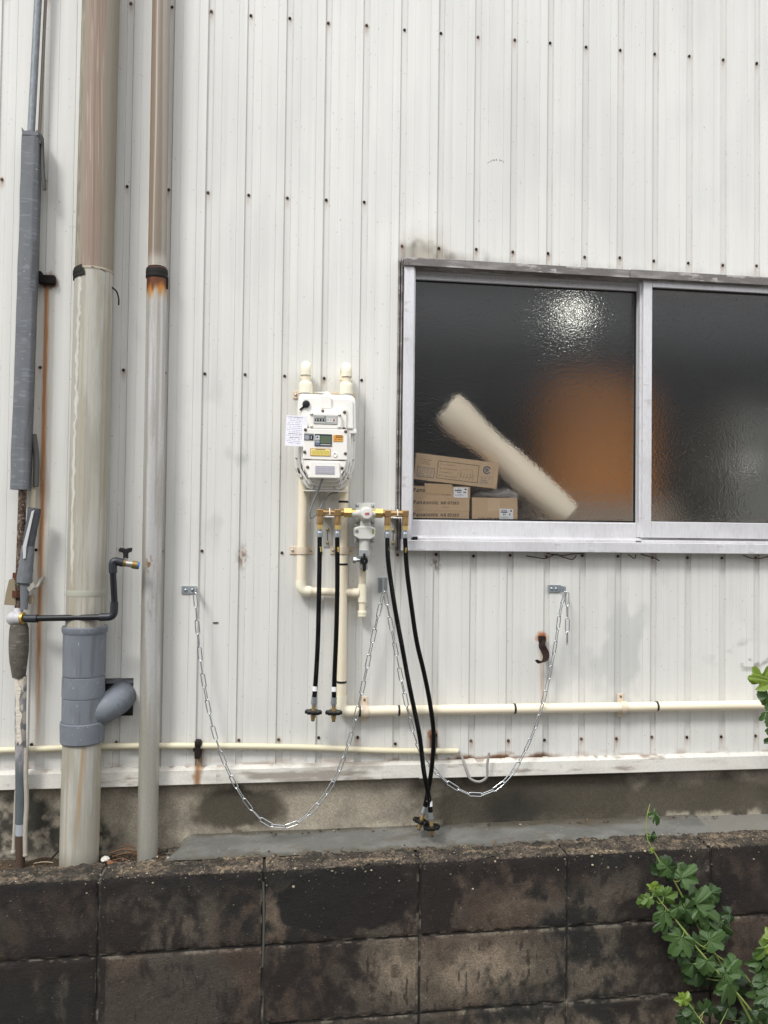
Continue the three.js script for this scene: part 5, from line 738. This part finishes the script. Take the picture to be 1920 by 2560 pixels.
// ------------------------------------------------------------------ behind the window
function carton(name, label, x0, x1, y0, y1, z0, z1, draw, px = 1600, tilt = 0, group) {
  const w = x1 - x0, h = y1 - y0, g = new THREE.BoxGeometry(w, h, z1 - z0);
  const face = canvasTex(Math.round(w * px * 2), Math.round(h * px * 2), (c, W, H) => { c.fillStyle = '#c6a986'; c.fillRect(0, 0, W, H); for (let i = 0; i < 260; i++) { c.fillStyle = i % 2 ? 'rgba(150,122,90,0.10)' : 'rgba(206,178,142,0.10)'; c.fillRect(rr(0, W), rr(0, H), rr(10, 120), rr(1, 4)); } draw(c, W, H, px * 2); });
  const side = std(0xa88a66, 0.85), m = [side, side, side, side, std(0xffffff, 0.8, 0, { map: face }), side];
  const t = thing(name, label, 'box', [(x0 + x1) / 2, y0, (z0 + z1) / 2], group);
  const b = finish(new THREE.Mesh(g, m)); b.name = 'carton_body'; b.position.set(0, h / 2, 0); t.add(b); t.rotation.z = tilt; return t;
}
const ink = '#2f2722', blue = '#46566e';
function tinyText(c, x, y, w, rows, lh, col) { c.fillStyle = col; for (let r = 0; r < rows; r++) for (let i = 0; i < w * (0.6 + 0.4 * rnd()); i += lh * 0.55) if (rnd() > 0.18) c.fillRect(x + i, y + r * lh, lh * 0.38, lh * 0.45); }
function whiteLabel(c, x, y, w, h) { c.fillStyle = '#e6e6e8'; c.fillRect(x, y, w, h); tinyText(c, x + w * 0.1, y + h * 0.1, w * 0.5, 1, h * 0.14, '#333'); c.fillStyle = '#26262a'; c.fillRect(x + w * 0.08, y + h * 0.24, w * 0.48, h * 0.1); c.fillRect(x + w * 0.78, y + h * 0.1, w * 0.13, h * 0.14); tinyText(c, x + w * 0.25, y + h * 0.42, w * 0.28, 1, h * 0.26, '#33363f'); tinyText(c, x + w * 0.7, y + h * 0.42, w * 0.18, 1, h * 0.26, '#33363f'); tinyText(c, x + w * 0.1, y + h * 0.68, w * 0.7, 2, h * 0.1, '#777b88'); }
const brandText = code => (c, W, H, s) => { c.fillStyle = ink; c.font = `bold ${Math.round(s * 0.0155)}px sans-serif`; c.fillText('Panasonic', s * 0.004, H * 0.5); if (code) { c.font = `bold ${Math.round(s * 0.0125)}px sans-serif`; c.fillText(code, s * 0.0855, H * 0.48); } c.fillStyle = '#8b7358'; tinyText(c, s * 0.09, H * 0.68, s * 0.03, 1, s * 0.005, '#8b7358'); };
const SB = 1.5800;
carton('cardboard_box', 'flat brown cardboard box at the bottom of the stack behind the glass', 0.5915, 0.7625, SB, 1.6145, -0.19, -0.0217, brandText('NK 07283'));
carton('cardboard_box', 'flat brown cardboard box in the middle of the stack behind the glass', 0.5915, 0.7635, 1.615, 1.6505, -0.19, -0.0220, brandText('NK 07283'));
const b3 = carton('cardboard_box', 'cardboard box with open flap and white label on top of the flat boxes', 0.5915, 0.7655, 1.651, 1.686, -0.19, -0.0232, (c, W, H, s) => { brandText('')(c, W, H, s); whiteLabel(c, s * 0.125, H * 0.06, s * 0.042, H * 0.86); });
part(b3, 'open_flap', [extrude(roundedShape([[0.629, 1.694], [0.713, 1.692], [0.7095, 1.6625], [0.634, 1.664]], [0.001, 0.001, 0.006, 0.006]), -0.0231, -0.0212, 0.0005)], std(0xc2a27c, 0.8));
carton('cardboard_box', 'long printed cardboard box lying tilted on top of the stack behind the glass', 0.596, 0.846, 1.694, 1.7705, -0.20, -0.0226, (c, W, H, s) => {
  c.strokeStyle = '#4a4236'; c.lineWidth = 5; c.strokeRect(W * 0.27, H * 0.2, W * 0.49, H * 0.66); for (const [i, y] of [0.3, 0.46, 0.6, 0.74].entries()) { c.fillStyle = '#55493a'; c.fillRect(W * 0.3, H * y, 8, 8); tinyText(c, W * 0.32, H * y, W * (0.2 + 0.05 * (i % 2)), 1, s * 0.0045, '#7a6650'); }
  c.lineWidth = 2; c.strokeRect(W * 0.55, H * 0.4, W * 0.14, H * 0.3); c.beginPath(); for (let i = 0; i < 6; i++) { c.moveTo(W * (0.5 + i * 0.04), H * 0.8); c.lineTo(W * (0.53 + i * 0.035), H * 0.55); } c.stroke();
  c.strokeStyle = blue; c.lineWidth = 5; c.strokeRect(W * 0.035, H * 0.52, W * 0.2, H * 0.36); c.fillStyle = '#6c7684'; for (let i = 0; i < 4; i++) tinyText(c, W * (0.05 + i * 0.045), H * 0.56, W * 0.035, 5, s * 0.0048, '#6c7684');
  tinyText(c, W * 0.06, H * 0.2, W * 0.16, 3, s * 0.006, '#857058');
  c.strokeStyle = '#3d556f'; c.lineWidth = 12; c.beginPath(); c.arc(W * 0.86, H * 0.33, H * 0.13, 0.5, 5.8); c.stroke(); c.lineWidth = 7; c.beginPath(); c.arc(W * 0.86, H * 0.33, H * 0.055, 0, 7); c.stroke(); c.fillStyle = '#3d556f'; c.fillRect(W * 0.852, H * 0.3, W * 0.016, H * 0.06);
  c.lineWidth = 2; c.strokeStyle = '#5f6f80'; c.strokeRect(W * 0.79, H * 0.58, W * 0.15, H * 0.3); tinyText(c, W * 0.8, H * 0.64, W * 0.12, 3, s * 0.006, '#566879');
}, 1600, -0.098);
carton('cardboard_box', 'small square cardboard box with white label and plastic wrap beside the stack', 0.772, 0.909, SB, 1.655, -0.17, -0.0219, (c, W, H, s) => { c.fillStyle = ink; c.font = `bold ${Math.round(s * 0.0145)}px sans-serif`; c.fillText('WT 50519', s * 0.017, H * 0.92); whiteLabel(c, s * 0.083, H * 0.42, s * 0.041, H * 0.46); c.fillStyle = 'rgba(214,190,158,0.5)'; c.fillRect(s * 0.047, 0, s * 0.036, H * 0.52); });
{ const pts = []; const g = new THREE.IcosahedronGeometry(0.03, 3), p = g.attributes.position; for (let i = 0; i < p.count; i++) { const x = p.getX(i), y = p.getY(i), z = p.getZ(i), f = 0.75 + 0.6 * vn(x * 60 + 7, y * 90 + z * 60, 400); p.setXYZ(i, x * f * 2.0, Math.max(y, -0.012) * f * 0.55, z * f); } g.computeVertexNormals(); g.translate(0.853, 1.6645, -0.075); single('plastic_bag', 'crumpled clear plastic wrap on the small cardboard box', 'plastic bag', g, new THREE.MeshPhysicalMaterial({ color: 0xc9c9c6, roughness: 0.35, transmission: 0.5, thickness: 0 })); }
{ // rolled cream sheet leaning across the pane
  const A = V([0.709, 1.931, -0.10]), B = V([1.092, 1.606, -0.10]), d = B.clone().sub(A), L = d.length(); d.normalize();
  const prof = [[0.0, 0.002], [0.046, 0.0], [0.054, 0.003], [0.0555, 0.05], [0.052, 0.1], [0.046, 0.15], [0.0445, 0.19], [0.047, 0.24], [0.049, 0.33], [0.048, L - 0.012], [0.044, L], [0, L]];
  const g = lathe(prof, A.toArray(), d.toArray(), 40), p = g.attributes.position; for (let i = 0; i < p.count; i++) { p.setX(i, p.getX(i) + 0.012 * (vn(p.getX(i) * 24, p.getY(i) * 24 + p.getZ(i) * 30, 401) - 0.5)); p.setY(i, Math.max(p.getY(i) + 0.006 * (vn(p.getX(i) * 20, p.getY(i) * 22, 402) - 0.5), SB)); } g.computeVertexNormals();
  single('paper_roll', 'large cream paper roll leaning diagonally behind the frosted glass', 'roll', g, std(0xfff0d6, 0.75));
}
{
  const t = thing('orange_mass', 'tall rounded orange thing of unknown kind blurred behind the frosted window', 'mass', [1.395, 0.7, -0.72]);  // unidentified orange thing, given a rounded form so light fades at its left
  const oval = (y0, y1, rx, rz, r) => { const g = lathe([[0, y0], [1 - r, y0], [1, y0 + 0.02], [1, y1 - 0.2], [0.96, y1 - 0.1], [0.85, y1 - 0.04], [0.65, y1 - 0.01], [0.4, y1], [0, y1]], [0, 0, 0], [0, 1, 0], 48); g.scale(rx, 1, rz); g.computeVertexNormals(); g.translate(1.43, 0, -0.76); return g; };
  part(t, 'mass_body', oval(1.672, 2.18, 0.25, 0.19, 0.02), std(new THREE.Color(0.9, 0.36, 0.07), 0.6));
  part(t, 'beige_base', [rbox(1.12, 1.66, 0.7, 1.666, -0.92, -0.52, 0.01)], std(new THREE.Color(0.62, 0.5, 0.38), 0.7));
}
{
  const t = thing('steel_locker', 'pale grey green steel locker behind the right hand pane', 'locker', [2.15, 0.7, -0.75]);
  part(t, 'locker_body', [rbox(1.86, 2.5, 0.7, 2.05, -1.1, -0.5, 0.01)], std(new THREE.Color(0.3, 0.31, 0.27), 0.6));
  part(t, 'locker_door', [rbox(1.87, 2.175, 0.75, 2.03, -0.499, -0.488, 0.004)], std(new THREE.Color(0.33, 0.34, 0.3), 0.55)); part(t, 'locker_door', [rbox(2.185, 2.49, 0.75, 2.03, -0.499, -0.488, 0.004)], std(new THREE.Color(0.33, 0.34, 0.3), 0.55));
}
{
  const t = thing('ceiling_lamp', 'lit ceiling strip lamp glimmering through the left pane', 'lamp', [1.292, 2.36, -0.6]); t.rotation.y = 0.5;
  const fit = finish(new THREE.Mesh(new RoundedBoxGeometry(0.13, 0.02, 0.06, 2, 0.006), std(0xd8d8d4, 0.5))); fit.name = 'lamp_housing'; fit.position.set(0, 0.034, 0); t.add(fit);
  for (const s of [-1, 1]) { const tb = new THREE.Mesh(new THREE.CylinderGeometry(0.009, 0.009, 0.11, 14).rotateZ(Math.PI / 2), std(0xffffff, 0.4, 0, { emissive: new THREE.Color(1, 1, 0.9), emissiveIntensity: 1.2 })); tb.name = 'lamp_tube'; tb.position.set(0, 0.012, s * 0.016); t.add(tb); }
  const rod1 = finish(new THREE.Mesh(new THREE.CylinderGeometry(0.004, 0.004, 0.995, 8), std(0x999999, 0.4))); rod1.name = 'lamp_rod'; rod1.position.set(0, 0.542, 0); t.add(rod1);
  const l = new THREE.RectAreaLight(new THREE.Color(1, 0.98, 0.9), 0.25, 0.1, 0.04); l.position.set(0, -0.002, 0); l.rotation.x = -Math.PI / 2; t.add(l);
}
{
  const t = thing('work_lamp', 'small lit lamp glimmering through the right hand pane', 'lamp', [2.06, 1.82, -0.46]); t.position.set(1.885, 1.78, -0.44);
  const b = new THREE.Mesh(new THREE.SphereGeometry(0.016, 16, 12), std(0xffffff, 0.4, 0, { emissive: new THREE.Color(1, 1, 0.9), emissiveIntensity: 0.14 })); b.name = 'lamp_bulb'; b.position.set(0, 0.02, 0); t.add(b);
  const h = finish(new THREE.Mesh(new THREE.CylinderGeometry(0.02, 0.014, 0.04, 16), std(0x444444, 0.5))); h.name = 'lamp_holder'; h.position.set(0, -0.018, 0); t.add(h);
  const arm = finish(new THREE.Mesh(new THREE.BoxGeometry(0.012, 0.012, 0.08), std(0x444444, 0.5))); arm.name = 'lamp_arm'; arm.position.set(0, -0.03, -0.03); t.add(arm);
  const l = new THREE.PointLight(new THREE.Color(1, 0.98, 0.9), 0.0004); l.position.set(0, 0.02, 0); l.castShadow = true; t.add(l);
}
// ------------------------------------------------------------------ neighbour across the lane, behind the photographer
{
  const t = thing('neighbour_house', 'low grey neighbouring house across the lane', 'house', [1, 0, 9]);
  part(t, 'house_wall', [box(-7, 9, 0, 3.0, 7.6, 11)], std(new THREE.Color(0.24, 0.22, 0.2), 0.9));
  part(t, 'roof', [(() => { const g = extrude([[-0.3, 3.0], [4.0, 3.0], [4.0, 3.08], [1.85, 4.4], [-0.3, 3.08]], 0, 16.6, 0); g.rotateY(-Math.PI / 2); g.translate(9.3, 0, 7.45); return g; })()], std(new THREE.Color(0.07, 0.07, 0.075), 0.7));
  for (const x of [-4.5, 0.2, 5]) { const w = part(t, 'window', [box(x - 0.85, x + 0.85, 1.0, 2.2, 7.56, 7.6)], std(0x9a9a98, 0.5)); part(w, 'pane', [box(x - 0.78, x - 0.02, 1.06, 2.14, 7.552, 7.56)], std(0x20262a, 0.15)); part(w, 'pane', [box(x + 0.02, x + 0.78, 1.06, 2.14, 7.552, 7.56)], std(0x20262a, 0.15)); }
}
// ------------------------------------------------------------------ plants
const leafTex = canvasTex(256, 256, (c, W, H) => { c.fillStyle = '#ffffff'; c.fillRect(0, 0, W, H); for (let i = 0; i < 900; i++) { c.fillStyle = i % 2 ? 'rgba(190,205,180,0.25)' : 'rgba(255,255,230,0.25)'; c.fillRect(rnd() * W, rnd() * H, 6, 6); } c.strokeStyle = 'rgba(225,245,185,0.6)'; const P0 = [W / 2, H - 30]; for (const a of [0, 0.8, -0.8, 1.7, -1.7]) { c.lineWidth = 3; const L = (Math.abs(a) < 0.1 ? 0.82 : Math.abs(a) < 1 ? 0.7 : 0.42) * W * 0.9; c.beginPath(); c.moveTo(...P0); c.lineTo(P0[0] + Math.sin(a) * L, P0[1] - Math.cos(a) * L); c.stroke(); c.lineWidth = 1.6; for (let k = 2; k < 8; k++) for (const s of [-1, 1]) { const x = P0[0] + Math.sin(a) * L * k / 9, y = P0[1] - Math.cos(a) * L * k / 9; c.beginPath(); c.moveTo(x, y); c.lineTo(x + Math.sin(a + s * 0.9) * L * 0.16, y - Math.cos(a + s * 0.9) * L * 0.16); c.stroke(); } } });
function leafGeo(seed, depth, width) { // lobed leaf, stalk end at the origin, tip along +y, about 1 long
  const N = 88, rings = [0, 0.3, 0.55, 0.75, 0.9, 1], pos = [], uv = [], idx = [];
  const lob = [[0, 1, 0.37], [0.86, 0.84, 0.36], [-0.86, 0.84, 0.36], [1.78, 0.6, 0.42], [-1.78, 0.6, 0.42]];
  for (let j = 0; j < rings.length; j++) for (let i = 0; i <= N; i++) {
    const th = (i / N - 0.5) * 5.3; let r = 0; for (const [a, l, w] of lob) r = Math.max(r, l * (depth + (1 - depth) * Math.exp(-(Math.abs((th - a) / w) ** 3.2)))); r = mix(r, 0.62, 1 - width) * (1 + 0.03 * Math.sin(th * 34 + seed) + 0.025 * Math.sin(th * 19 + seed * 3) + 0.05 * (vn(th * 3 + seed * 9, seed, 410) - 0.5)) * sst(2.66, 2.3, Math.abs(th)) ** 0.4;
    const t = rings[j] * r, x = Math.sin(th) * t, y = Math.cos(th) * t;
    const z = -0.22 * (x * x) - 0.16 * Math.max(0, y) ** 2 + 0.10 * Math.sin(th * 4 + seed) * t + 0.06 * t * (vn(th * 5, seed, 411) - 0.5) + 0.03 * Math.abs(Math.sin(th * 3.9 / 1));
    pos.push(x, y, z * (rings[j] ? 1 : 0)); uv.push(0.5 + x * 0.5, 0.12 + y * 0.78);
  }
  for (let j = 0; j < rings.length - 1; j++) for (let i = 0; i < N; i++) { const a = j * (N + 1) + i, b = a + 1, c = a + N + 1, d = c + 1; if (j) idx.push(a, b, c); idx.push(b, d, c); }
  const g = new THREE.BufferGeometry(); g.setAttribute('position', new THREE.Float32BufferAttribute(pos, 3)); g.setAttribute('uv', new THREE.Float32BufferAttribute(uv, 2)); g.setIndex(idx); g.computeVertexNormals(); return g;
}
const leafGeos = [leafGeo(1, 0.46, 0.95), leafGeo(2.3, 0.54, 0.92), leafGeo(3.7, 0.4, 0.97), leafGeo(5.1, 0.62, 0.8), leafGeo(6.6, 0.8, 0.55)];
const leafMat = (r, g, b, rough = 0.45) => new THREE.MeshPhysicalMaterial({ color: new THREE.Color(r, g, b), roughness: rough, transmission: 0.3, thickness: 0, map: leafTex, side: THREE.DoubleSide, specularIntensity: 0.7 });
const leafMats = [leafMat(0.044, 0.088, 0.024), leafMat(0.064, 0.122, 0.034), leafMat(0.095, 0.165, 0.032), leafMat(0.18, 0.26, 0.035), leafMat(0.028, 0.058, 0.018)];
const stemMat = std(new THREE.Color(0.24, 0.3, 0.08), 0.6), woodMat = std(new THREE.Color(0.16, 0.13, 0.09), 0.8);
function plant(label, stems, leaves, group) {
  const t = thing('fig_sapling', label, 'sapling', stems[0][0][stems[0][0].length - 1], group);
  const all = [];
  for (const [pts, r0, r1] of stems) {
    const c = new THREE.CatmullRomCurve3(pts.map(V)), n = 50, g = new THREE.TubeGeometry(c, n, 1, 7), p = g.attributes.position, sp = []; for (let i = 0; i <= n; i++) sp.push(c.getPointAt(i / n));
    for (let i = 0; i < p.count; i++) { const k = Math.floor(i / 8), o = sp[k], r = mix(r0, r1, k / n) * (1 + 0.25 * (vn(k * 0.9, 3, 420) > 0.75 ? 1 : 0)); p.setXYZ(i, o.x + (p.getX(i) - o.x) * r, o.y + (p.getY(i) - o.y) * r, o.z + (p.getZ(i) - o.z) * r); }
    part(t, 'stem', g, stemMat); all.push(...sp);
  }
  for (const [x, y, z, size, ang, k, mi] of leaves) { // leaf centre, size, direction of the tip, shape, colour
    const dir = new THREE.Vector3(Math.sin(ang), Math.cos(ang), rr(0.0, 0.45)).normalize();
    const nrm = new THREE.Vector3(rr(-0.6, 0.5), rr(0.1, 1.0), 1).normalize(), xa = dir.clone().cross(nrm).normalize(), za = xa.clone().cross(dir);
    const base = new THREE.Vector3(x, y, z).sub(dir.clone().multiplyScalar(size * 0.45));
    const m = finish(new THREE.Mesh(leafGeos[k % 5], leafMats[mi])); m.name = 'leaf'; m.position.copy(base).sub(t.position); m.scale.set(size * rr(0.58, 0.84), size * rr(0.66, 0.86), size * rr(0.7, 2.0)); m.quaternion.setFromRotationMatrix(new THREE.Matrix4().makeBasis(xa, dir, za)); t.add(m);
    let best = all[0], bd = 1e9; for (const q of all) { const d = q.distanceToSquared(base) + (q.y > base.y + 0.02 ? 0.001 : 0); if (d < bd) { bd = d; best = q; } }
    if (bd < 0.02 && bd > 1e-6) { const mid = base.clone().lerp(best, 0.5); mid.y -= 0.004; part(t, 'petiole', [tube([best.toArray(), mid.toArray(), base.toArray()], 0.0011, 8, 5)], stemMat); }
  }
  return t;
}
const fill = (n, x0, x1, y0, y1, z0, z1, s0, s1) => Array.from({ length: n }, () => [rr(x0, x1), rr(y0, y1), rr(z0, z1), rr(s0, s1), rr(-2.6, 2.6), Math.floor(rnd() * 4), rnd() < 0.55 ? 4 : 0]);
plant('leafy fig sapling with two long green shoots reaching above the block wall', [
  [[[1.192, 0.841, 0.26], [1.182, 0.804, 0.262], [1.185, 0.746, 0.264], [1.208, 0.708, 0.264], [1.231, 0.669, 0.262], [1.257, 0.642, 0.26], [1.282, 0.601, 0.255], [1.32, 0.53, 0.25], [1.39, 0.42, 0.255], [1.5, 0.22, 0.27], [1.64, 0.0, 0.3]], 0.0011, 0.0044],
  [[[1.19, 0.632, 0.285], [1.204, 0.605, 0.285], [1.234, 0.569, 0.288], [1.268, 0.527, 0.29], [1.303, 0.481, 0.292], [1.340, 0.439, 0.294], [1.372, 0.403, 0.295], [1.403, 0.371, 0.296], [1.5, 0.25, 0.3], [1.645, 0.0, 0.305]], 0.0014, 0.0042],
  [[[1.282, 0.517, 0.272], [1.29, 0.505, 0.274], [1.325, 0.474, 0.278], [1.345, 0.464, 0.28], [1.385, 0.436, 0.28], [1.45, 0.39, 0.278], [1.56, 0.2, 0.29]], 0.001, 0.003],
], [
  [1.211, 0.800, 0.27, 0.046, 2.6, 2, 1], [1.196, 0.748, 0.268, 0.030, 2.9, 3, 0], [1.198, 0.726, 0.266, 0.016, 0.6, 4, 3],
  [1.240, 0.690, 0.268, 0.062, 0.35, 4, 4], [1.297, 0.668, 0.275, 0.066, 0.9, 0, 1], [1.304, 0.655, 0.272, 0.05, 1.9, 1, 0], [1.222, 0.662, 0.272, 0.050, -2.4, 3, 1],
  [1.162, 0.601, 0.292, 0.034, -2.0, 1, 2], [1.158, 0.588, 0.288, 0.036, -2.8, 3, 2], [1.180, 0.640, 0.29, 0.024, -0.7, 3, 3], [1.206, 0.634, 0.29, 0.034, 1.1, 3, 2], [1.195, 0.645, 0.29, 0.02, 0.2, 4, 3],
  [1.251, 0.606, 0.275, 0.055, 1.35, 3, 2], [1.218, 0.603, 0.27, 0.04, 0.6, 3, 0], [1.337, 0.605, 0.275, 0.075, 0.7, 0, 1], [1.306, 0.590, 0.268, 0.062, 0.1, 1, 4], [1.352, 0.588, 0.27, 0.05, 1.7, 2, 1],
  [1.212, 0.545, 0.29, 0.060, -2.7, 2, 1], [1.206, 0.532, 0.285, 0.05, -2.2, 0, 0], [1.256, 0.562, 0.298, 0.048, 2.9, 3, 1], [1.292, 0.548, 0.28, 0.062, 2.7, 1, 0], [1.357, 0.556, 0.28, 0.078, 2.0, 0, 1], [1.374, 0.538, 0.272, 0.06, 1.5, 2, 0],
  [1.372, 0.505, 0.292, 0.072, 1.1, 1, 1], [1.34, 0.49, 0.275, 0.06, 0.2, 0, 0], [1.244, 0.478, 0.30, 0.078, -2.5, 2, 1], [1.262, 0.452, 0.292, 0.06, 3.0, 0, 4], [1.285, 0.468, 0.30, 0.052, 2.6, 3, 1], [1.27, 0.50, 0.29, 0.05, -0.4, 3, 0],
  [1.327, 0.421, 0.30, 0.05, -2.9, 3, 1], [1.345, 0.408, 0.298, 0.05, 2.7, 4, 0], [1.306, 0.40, 0.285, 0.065, 3.0, 4, 0], [1.325, 0.375, 0.28, 0.07, 2.9, 4, 4],
  [1.405, 0.428, 0.305, 0.066, 0.9, 1, 1], [1.425, 0.415, 0.302, 0.06, 2.2, 0, 1], [1.385, 0.405, 0.298, 0.04, 2.8, 3, 0], [1.395, 0.358, 0.312, 0.080, 2.8, 2, 1], [1.372, 0.362, 0.30, 0.05, -1.6, 3, 1],
  ...fill(16, 1.25, 1.43, 0.34, 0.57, 0.225, 0.262, 0.04, 0.06), ...fill(16, 1.38, 1.6, 0.16, 0.38, 0.24, 0.30, 0.045, 0.07),
]);
plant('small fig shoot with a pale yellow green tip low beside the block wall', [[[[1.27, 0.348, 0.3], [1.285, 0.334, 0.3], [1.304, 0.306, 0.302], [1.346, 0.258, 0.305], [1.42, 0.16, 0.31], [1.52, 0.0, 0.32]], 0.0013, 0.0042]], [
  [1.252, 0.352, 0.305, 0.03, -1.3, 3, 3], [1.275, 0.36, 0.303, 0.03, 0.5, 3, 3], [1.262, 0.343, 0.30, 0.024, -1.9, 4, 2], [1.282, 0.352, 0.30, 0.03, 1.0, 3, 2], [1.272, 0.316, 0.306, 0.042, -1.7, 1, 0], [1.263, 0.290, 0.304, 0.045, -2.6, 2, 4], [1.336, 0.330, 0.3, 0.052, 0.5, 0, 0], [1.352, 0.318, 0.3, 0.04, 2.0, 1, 4], [1.30, 0.27, 0.31, 0.04, -2.7, 3, 0], [1.315, 0.245, 0.31, 0.05, -2.2, 0, 4], ...fill(6, 1.36, 1.5, 0.16, 0.29, 0.27, 0.33, 0.04, 0.06)]);
plant('fig sapling with bright yellow green top leaves at the end of the block wall', [[[[1.508, 0.50, 0.3], [1.525, 0.45, 0.305], [1.545, 0.38, 0.31], [1.58, 0.25, 0.31], [1.66, 0.0, 0.33]], 0.0016, 0.006]], [
  [1.497, 0.475, 0.315, 0.058, -1.9, 0, 3], [1.517, 0.512, 0.312, 0.05, 0.5, 1, 3], [1.478, 0.455, 0.31, 0.05, -2.5, 2, 2], [1.515, 0.455, 0.312, 0.06, 1.2, 2, 1], [1.505, 0.435, 0.305, 0.07, -1.0, 0, 0], [1.468, 0.43, 0.30, 0.055, -1.6, 3, 1], [1.53, 0.41, 0.31, 0.07, 1.6, 1, 1], [1.48, 0.39, 0.305, 0.07, -2.0, 1, 0], [1.50, 0.36, 0.31, 0.07, 2.5, 2, 1], [1.53, 0.33, 0.315, 0.07, 1.6, 0, 1], [1.515, 0.29, 0.32, 0.075, 2.8, 2, 0], [1.47, 0.33, 0.31, 0.06, -2.4, 0, 1], ...fill(14, 1.46, 1.68, 0.14, 0.40, 0.26, 0.34, 0.045, 0.07)]);
plant('tall fig branch with large fresh leaves in front of the siding', [[[[1.566, 1.135, 0.235], [1.572, 1.10, 0.235], [1.60, 1.02, 0.24], [1.65, 0.8, 0.25], [1.70, 0.4, 0.27], [1.72, 0.0, 0.28]], 0.0022, 0.007], [[[1.528, 1.158, 0.24], [1.539, 1.138, 0.24], [1.556, 1.104, 0.237], [1.572, 1.09, 0.236]], 0.0012, 0.002]], [
  [1.516, 1.165, 0.245, 0.082, -1.25, 0, 3], [1.535, 1.175, 0.243, 0.07, 0.6, 2, 3], [1.524, 1.098, 0.245, 0.052, -2.5, 4, 0], [1.552, 1.058, 0.25, 0.064, 2.2, 2, 1], [1.560, 1.126, 0.242, 0.026, -0.6, 4, 1], [1.552, 0.977, 0.245, 0.06, -2.4, 1, 4], [1.575, 1.03, 0.245, 0.06, 1.6, 0, 1], [1.61, 1.12, 0.24, 0.07, 1.0, 0, 2], [1.64, 0.98, 0.245, 0.07, 1.2, 2, 1]]);
// ------------------------------------------------------------------ small debris
single('dead_leaf', 'tiny dark dead leaf stuck to the siding right of the small bracket', 'leaf', [(() => { const g = new THREE.SphereGeometry(0.0045, 12, 8); g.scale(1.9, 0.45, 0.35); g.translate(0.0405, 1.2935, FACE + 0.002); return g; })()], std(0x3a3430, 0.9));
single('stone_chip', 'small white stone chip on the soil between the downpipes', 'stone', [(() => { const g = new THREE.IcosahedronGeometry(0.011, 1), p = g.attributes.position; for (let i = 0; i < p.count; i++) { const f = 0.7 + 0.5 * vn(p.getX(i) * 200 + 9, p.getY(i) * 200 + p.getZ(i) * 130, 430); p.setXYZ(i, p.getX(i) * f * 1.2, p.getY(i) * f * 0.7, p.getZ(i) * f); } g.computeVertexNormals(); g.translate(-0.228, 0.681, 0.075); return g; })()], std(0xc9c5ba, 0.8));
single('dead_leaf', 'orange brown dead leaf lying on the soil by the narrow downpipe', 'leaf', [(() => { const g = leafGeos[4].clone(); g.scale(0.022, 0.022, 0.022); g.rotateX(-1.2); g.rotateY(1.2); g.translate(-0.205, 0.676, 0.092); return g; })()], std(0x7a5236, 0.85, 0, { side: THREE.DoubleSide }));
for (const [pts, r] of [[[[-0.222, 0.687, 0.05], [-0.19, 0.694, 0.045], [-0.155, 0.69, 0.05]], 0.0022], [[[-0.215, 0.682, 0.06], [-0.18, 0.69, 0.062], [-0.15, 0.688, 0.06]], 0.0016], [[[-0.20, 0.695, 0.035], [-0.185, 0.70, 0.03], [-0.16, 0.693, 0.036]], 0.002], [[[-0.21, 0.678, 0.075], [-0.185, 0.683, 0.078], [-0.17, 0.678, 0.082]], 0.0015]]) single('twig', 'thin brown twig in the litter between the two downpipes', 'twig', [tube(pts, r, 16, 6)], std(0x6b4c33, 0.85), 'twigs on the soil between the downpipes');
single('twig', 'thin pale straw lying on the soil by the lagged water pipe', 'twig', [tube([[-0.41, 0.676, 0.07], [-0.385, 0.678, 0.068], [-0.362, 0.676, 0.07]], 0.001, 12, 5)], std(0xb5a68a, 0.8));
single('twig', 'dark twig leaning against the footing beside the wide downpipe', 'twig', [tube([[-0.375, 0.675, 0.05], [-0.36, 0.69, 0.035], [-0.345, 0.71, 0.012]], 0.003, 12, 5)], std(0x2c2420, 0.9));
for (const [i, pts] of [[[0.925, 1.4865, 0.018], [0.955, 1.482, 0.024], [0.981, 1.4795, 0.026], [1.012, 1.491, 0.02], [1.04, 1.482, 0.026], [1.062, 1.4775, 0.026], [1.075, 1.488, 0.022]], [[0.985, 1.4945, 0.02], [1.03, 1.4885, 0.026], [1.06, 1.493, 0.024], [1.10, 1.4945, 0.02]], [[1.235, 1.4945, 0.02], [1.252, 1.482, 0.026], [1.26, 1.4935, 0.02]], [[1.275, 1.4945, 0.02], [1.298, 1.488, 0.026], [1.318, 1.482, 0.028], [1.33, 1.475, 0.026]], [[1.60, 1.4945, 0.02], [1.62, 1.486, 0.026], [1.65, 1.485, 0.026], [1.69, 1.494, 0.022]]].entries()) single('dead_vine', 'thin dead vine stem dangling under the window sill', 'vine', [tube(pts, 0.0019 - 0.0002 * (i % 3), 30, 6)], std(0x54493f, 0.9), 'dead vine stems under the window sill');
renderer.render(scene, camera);
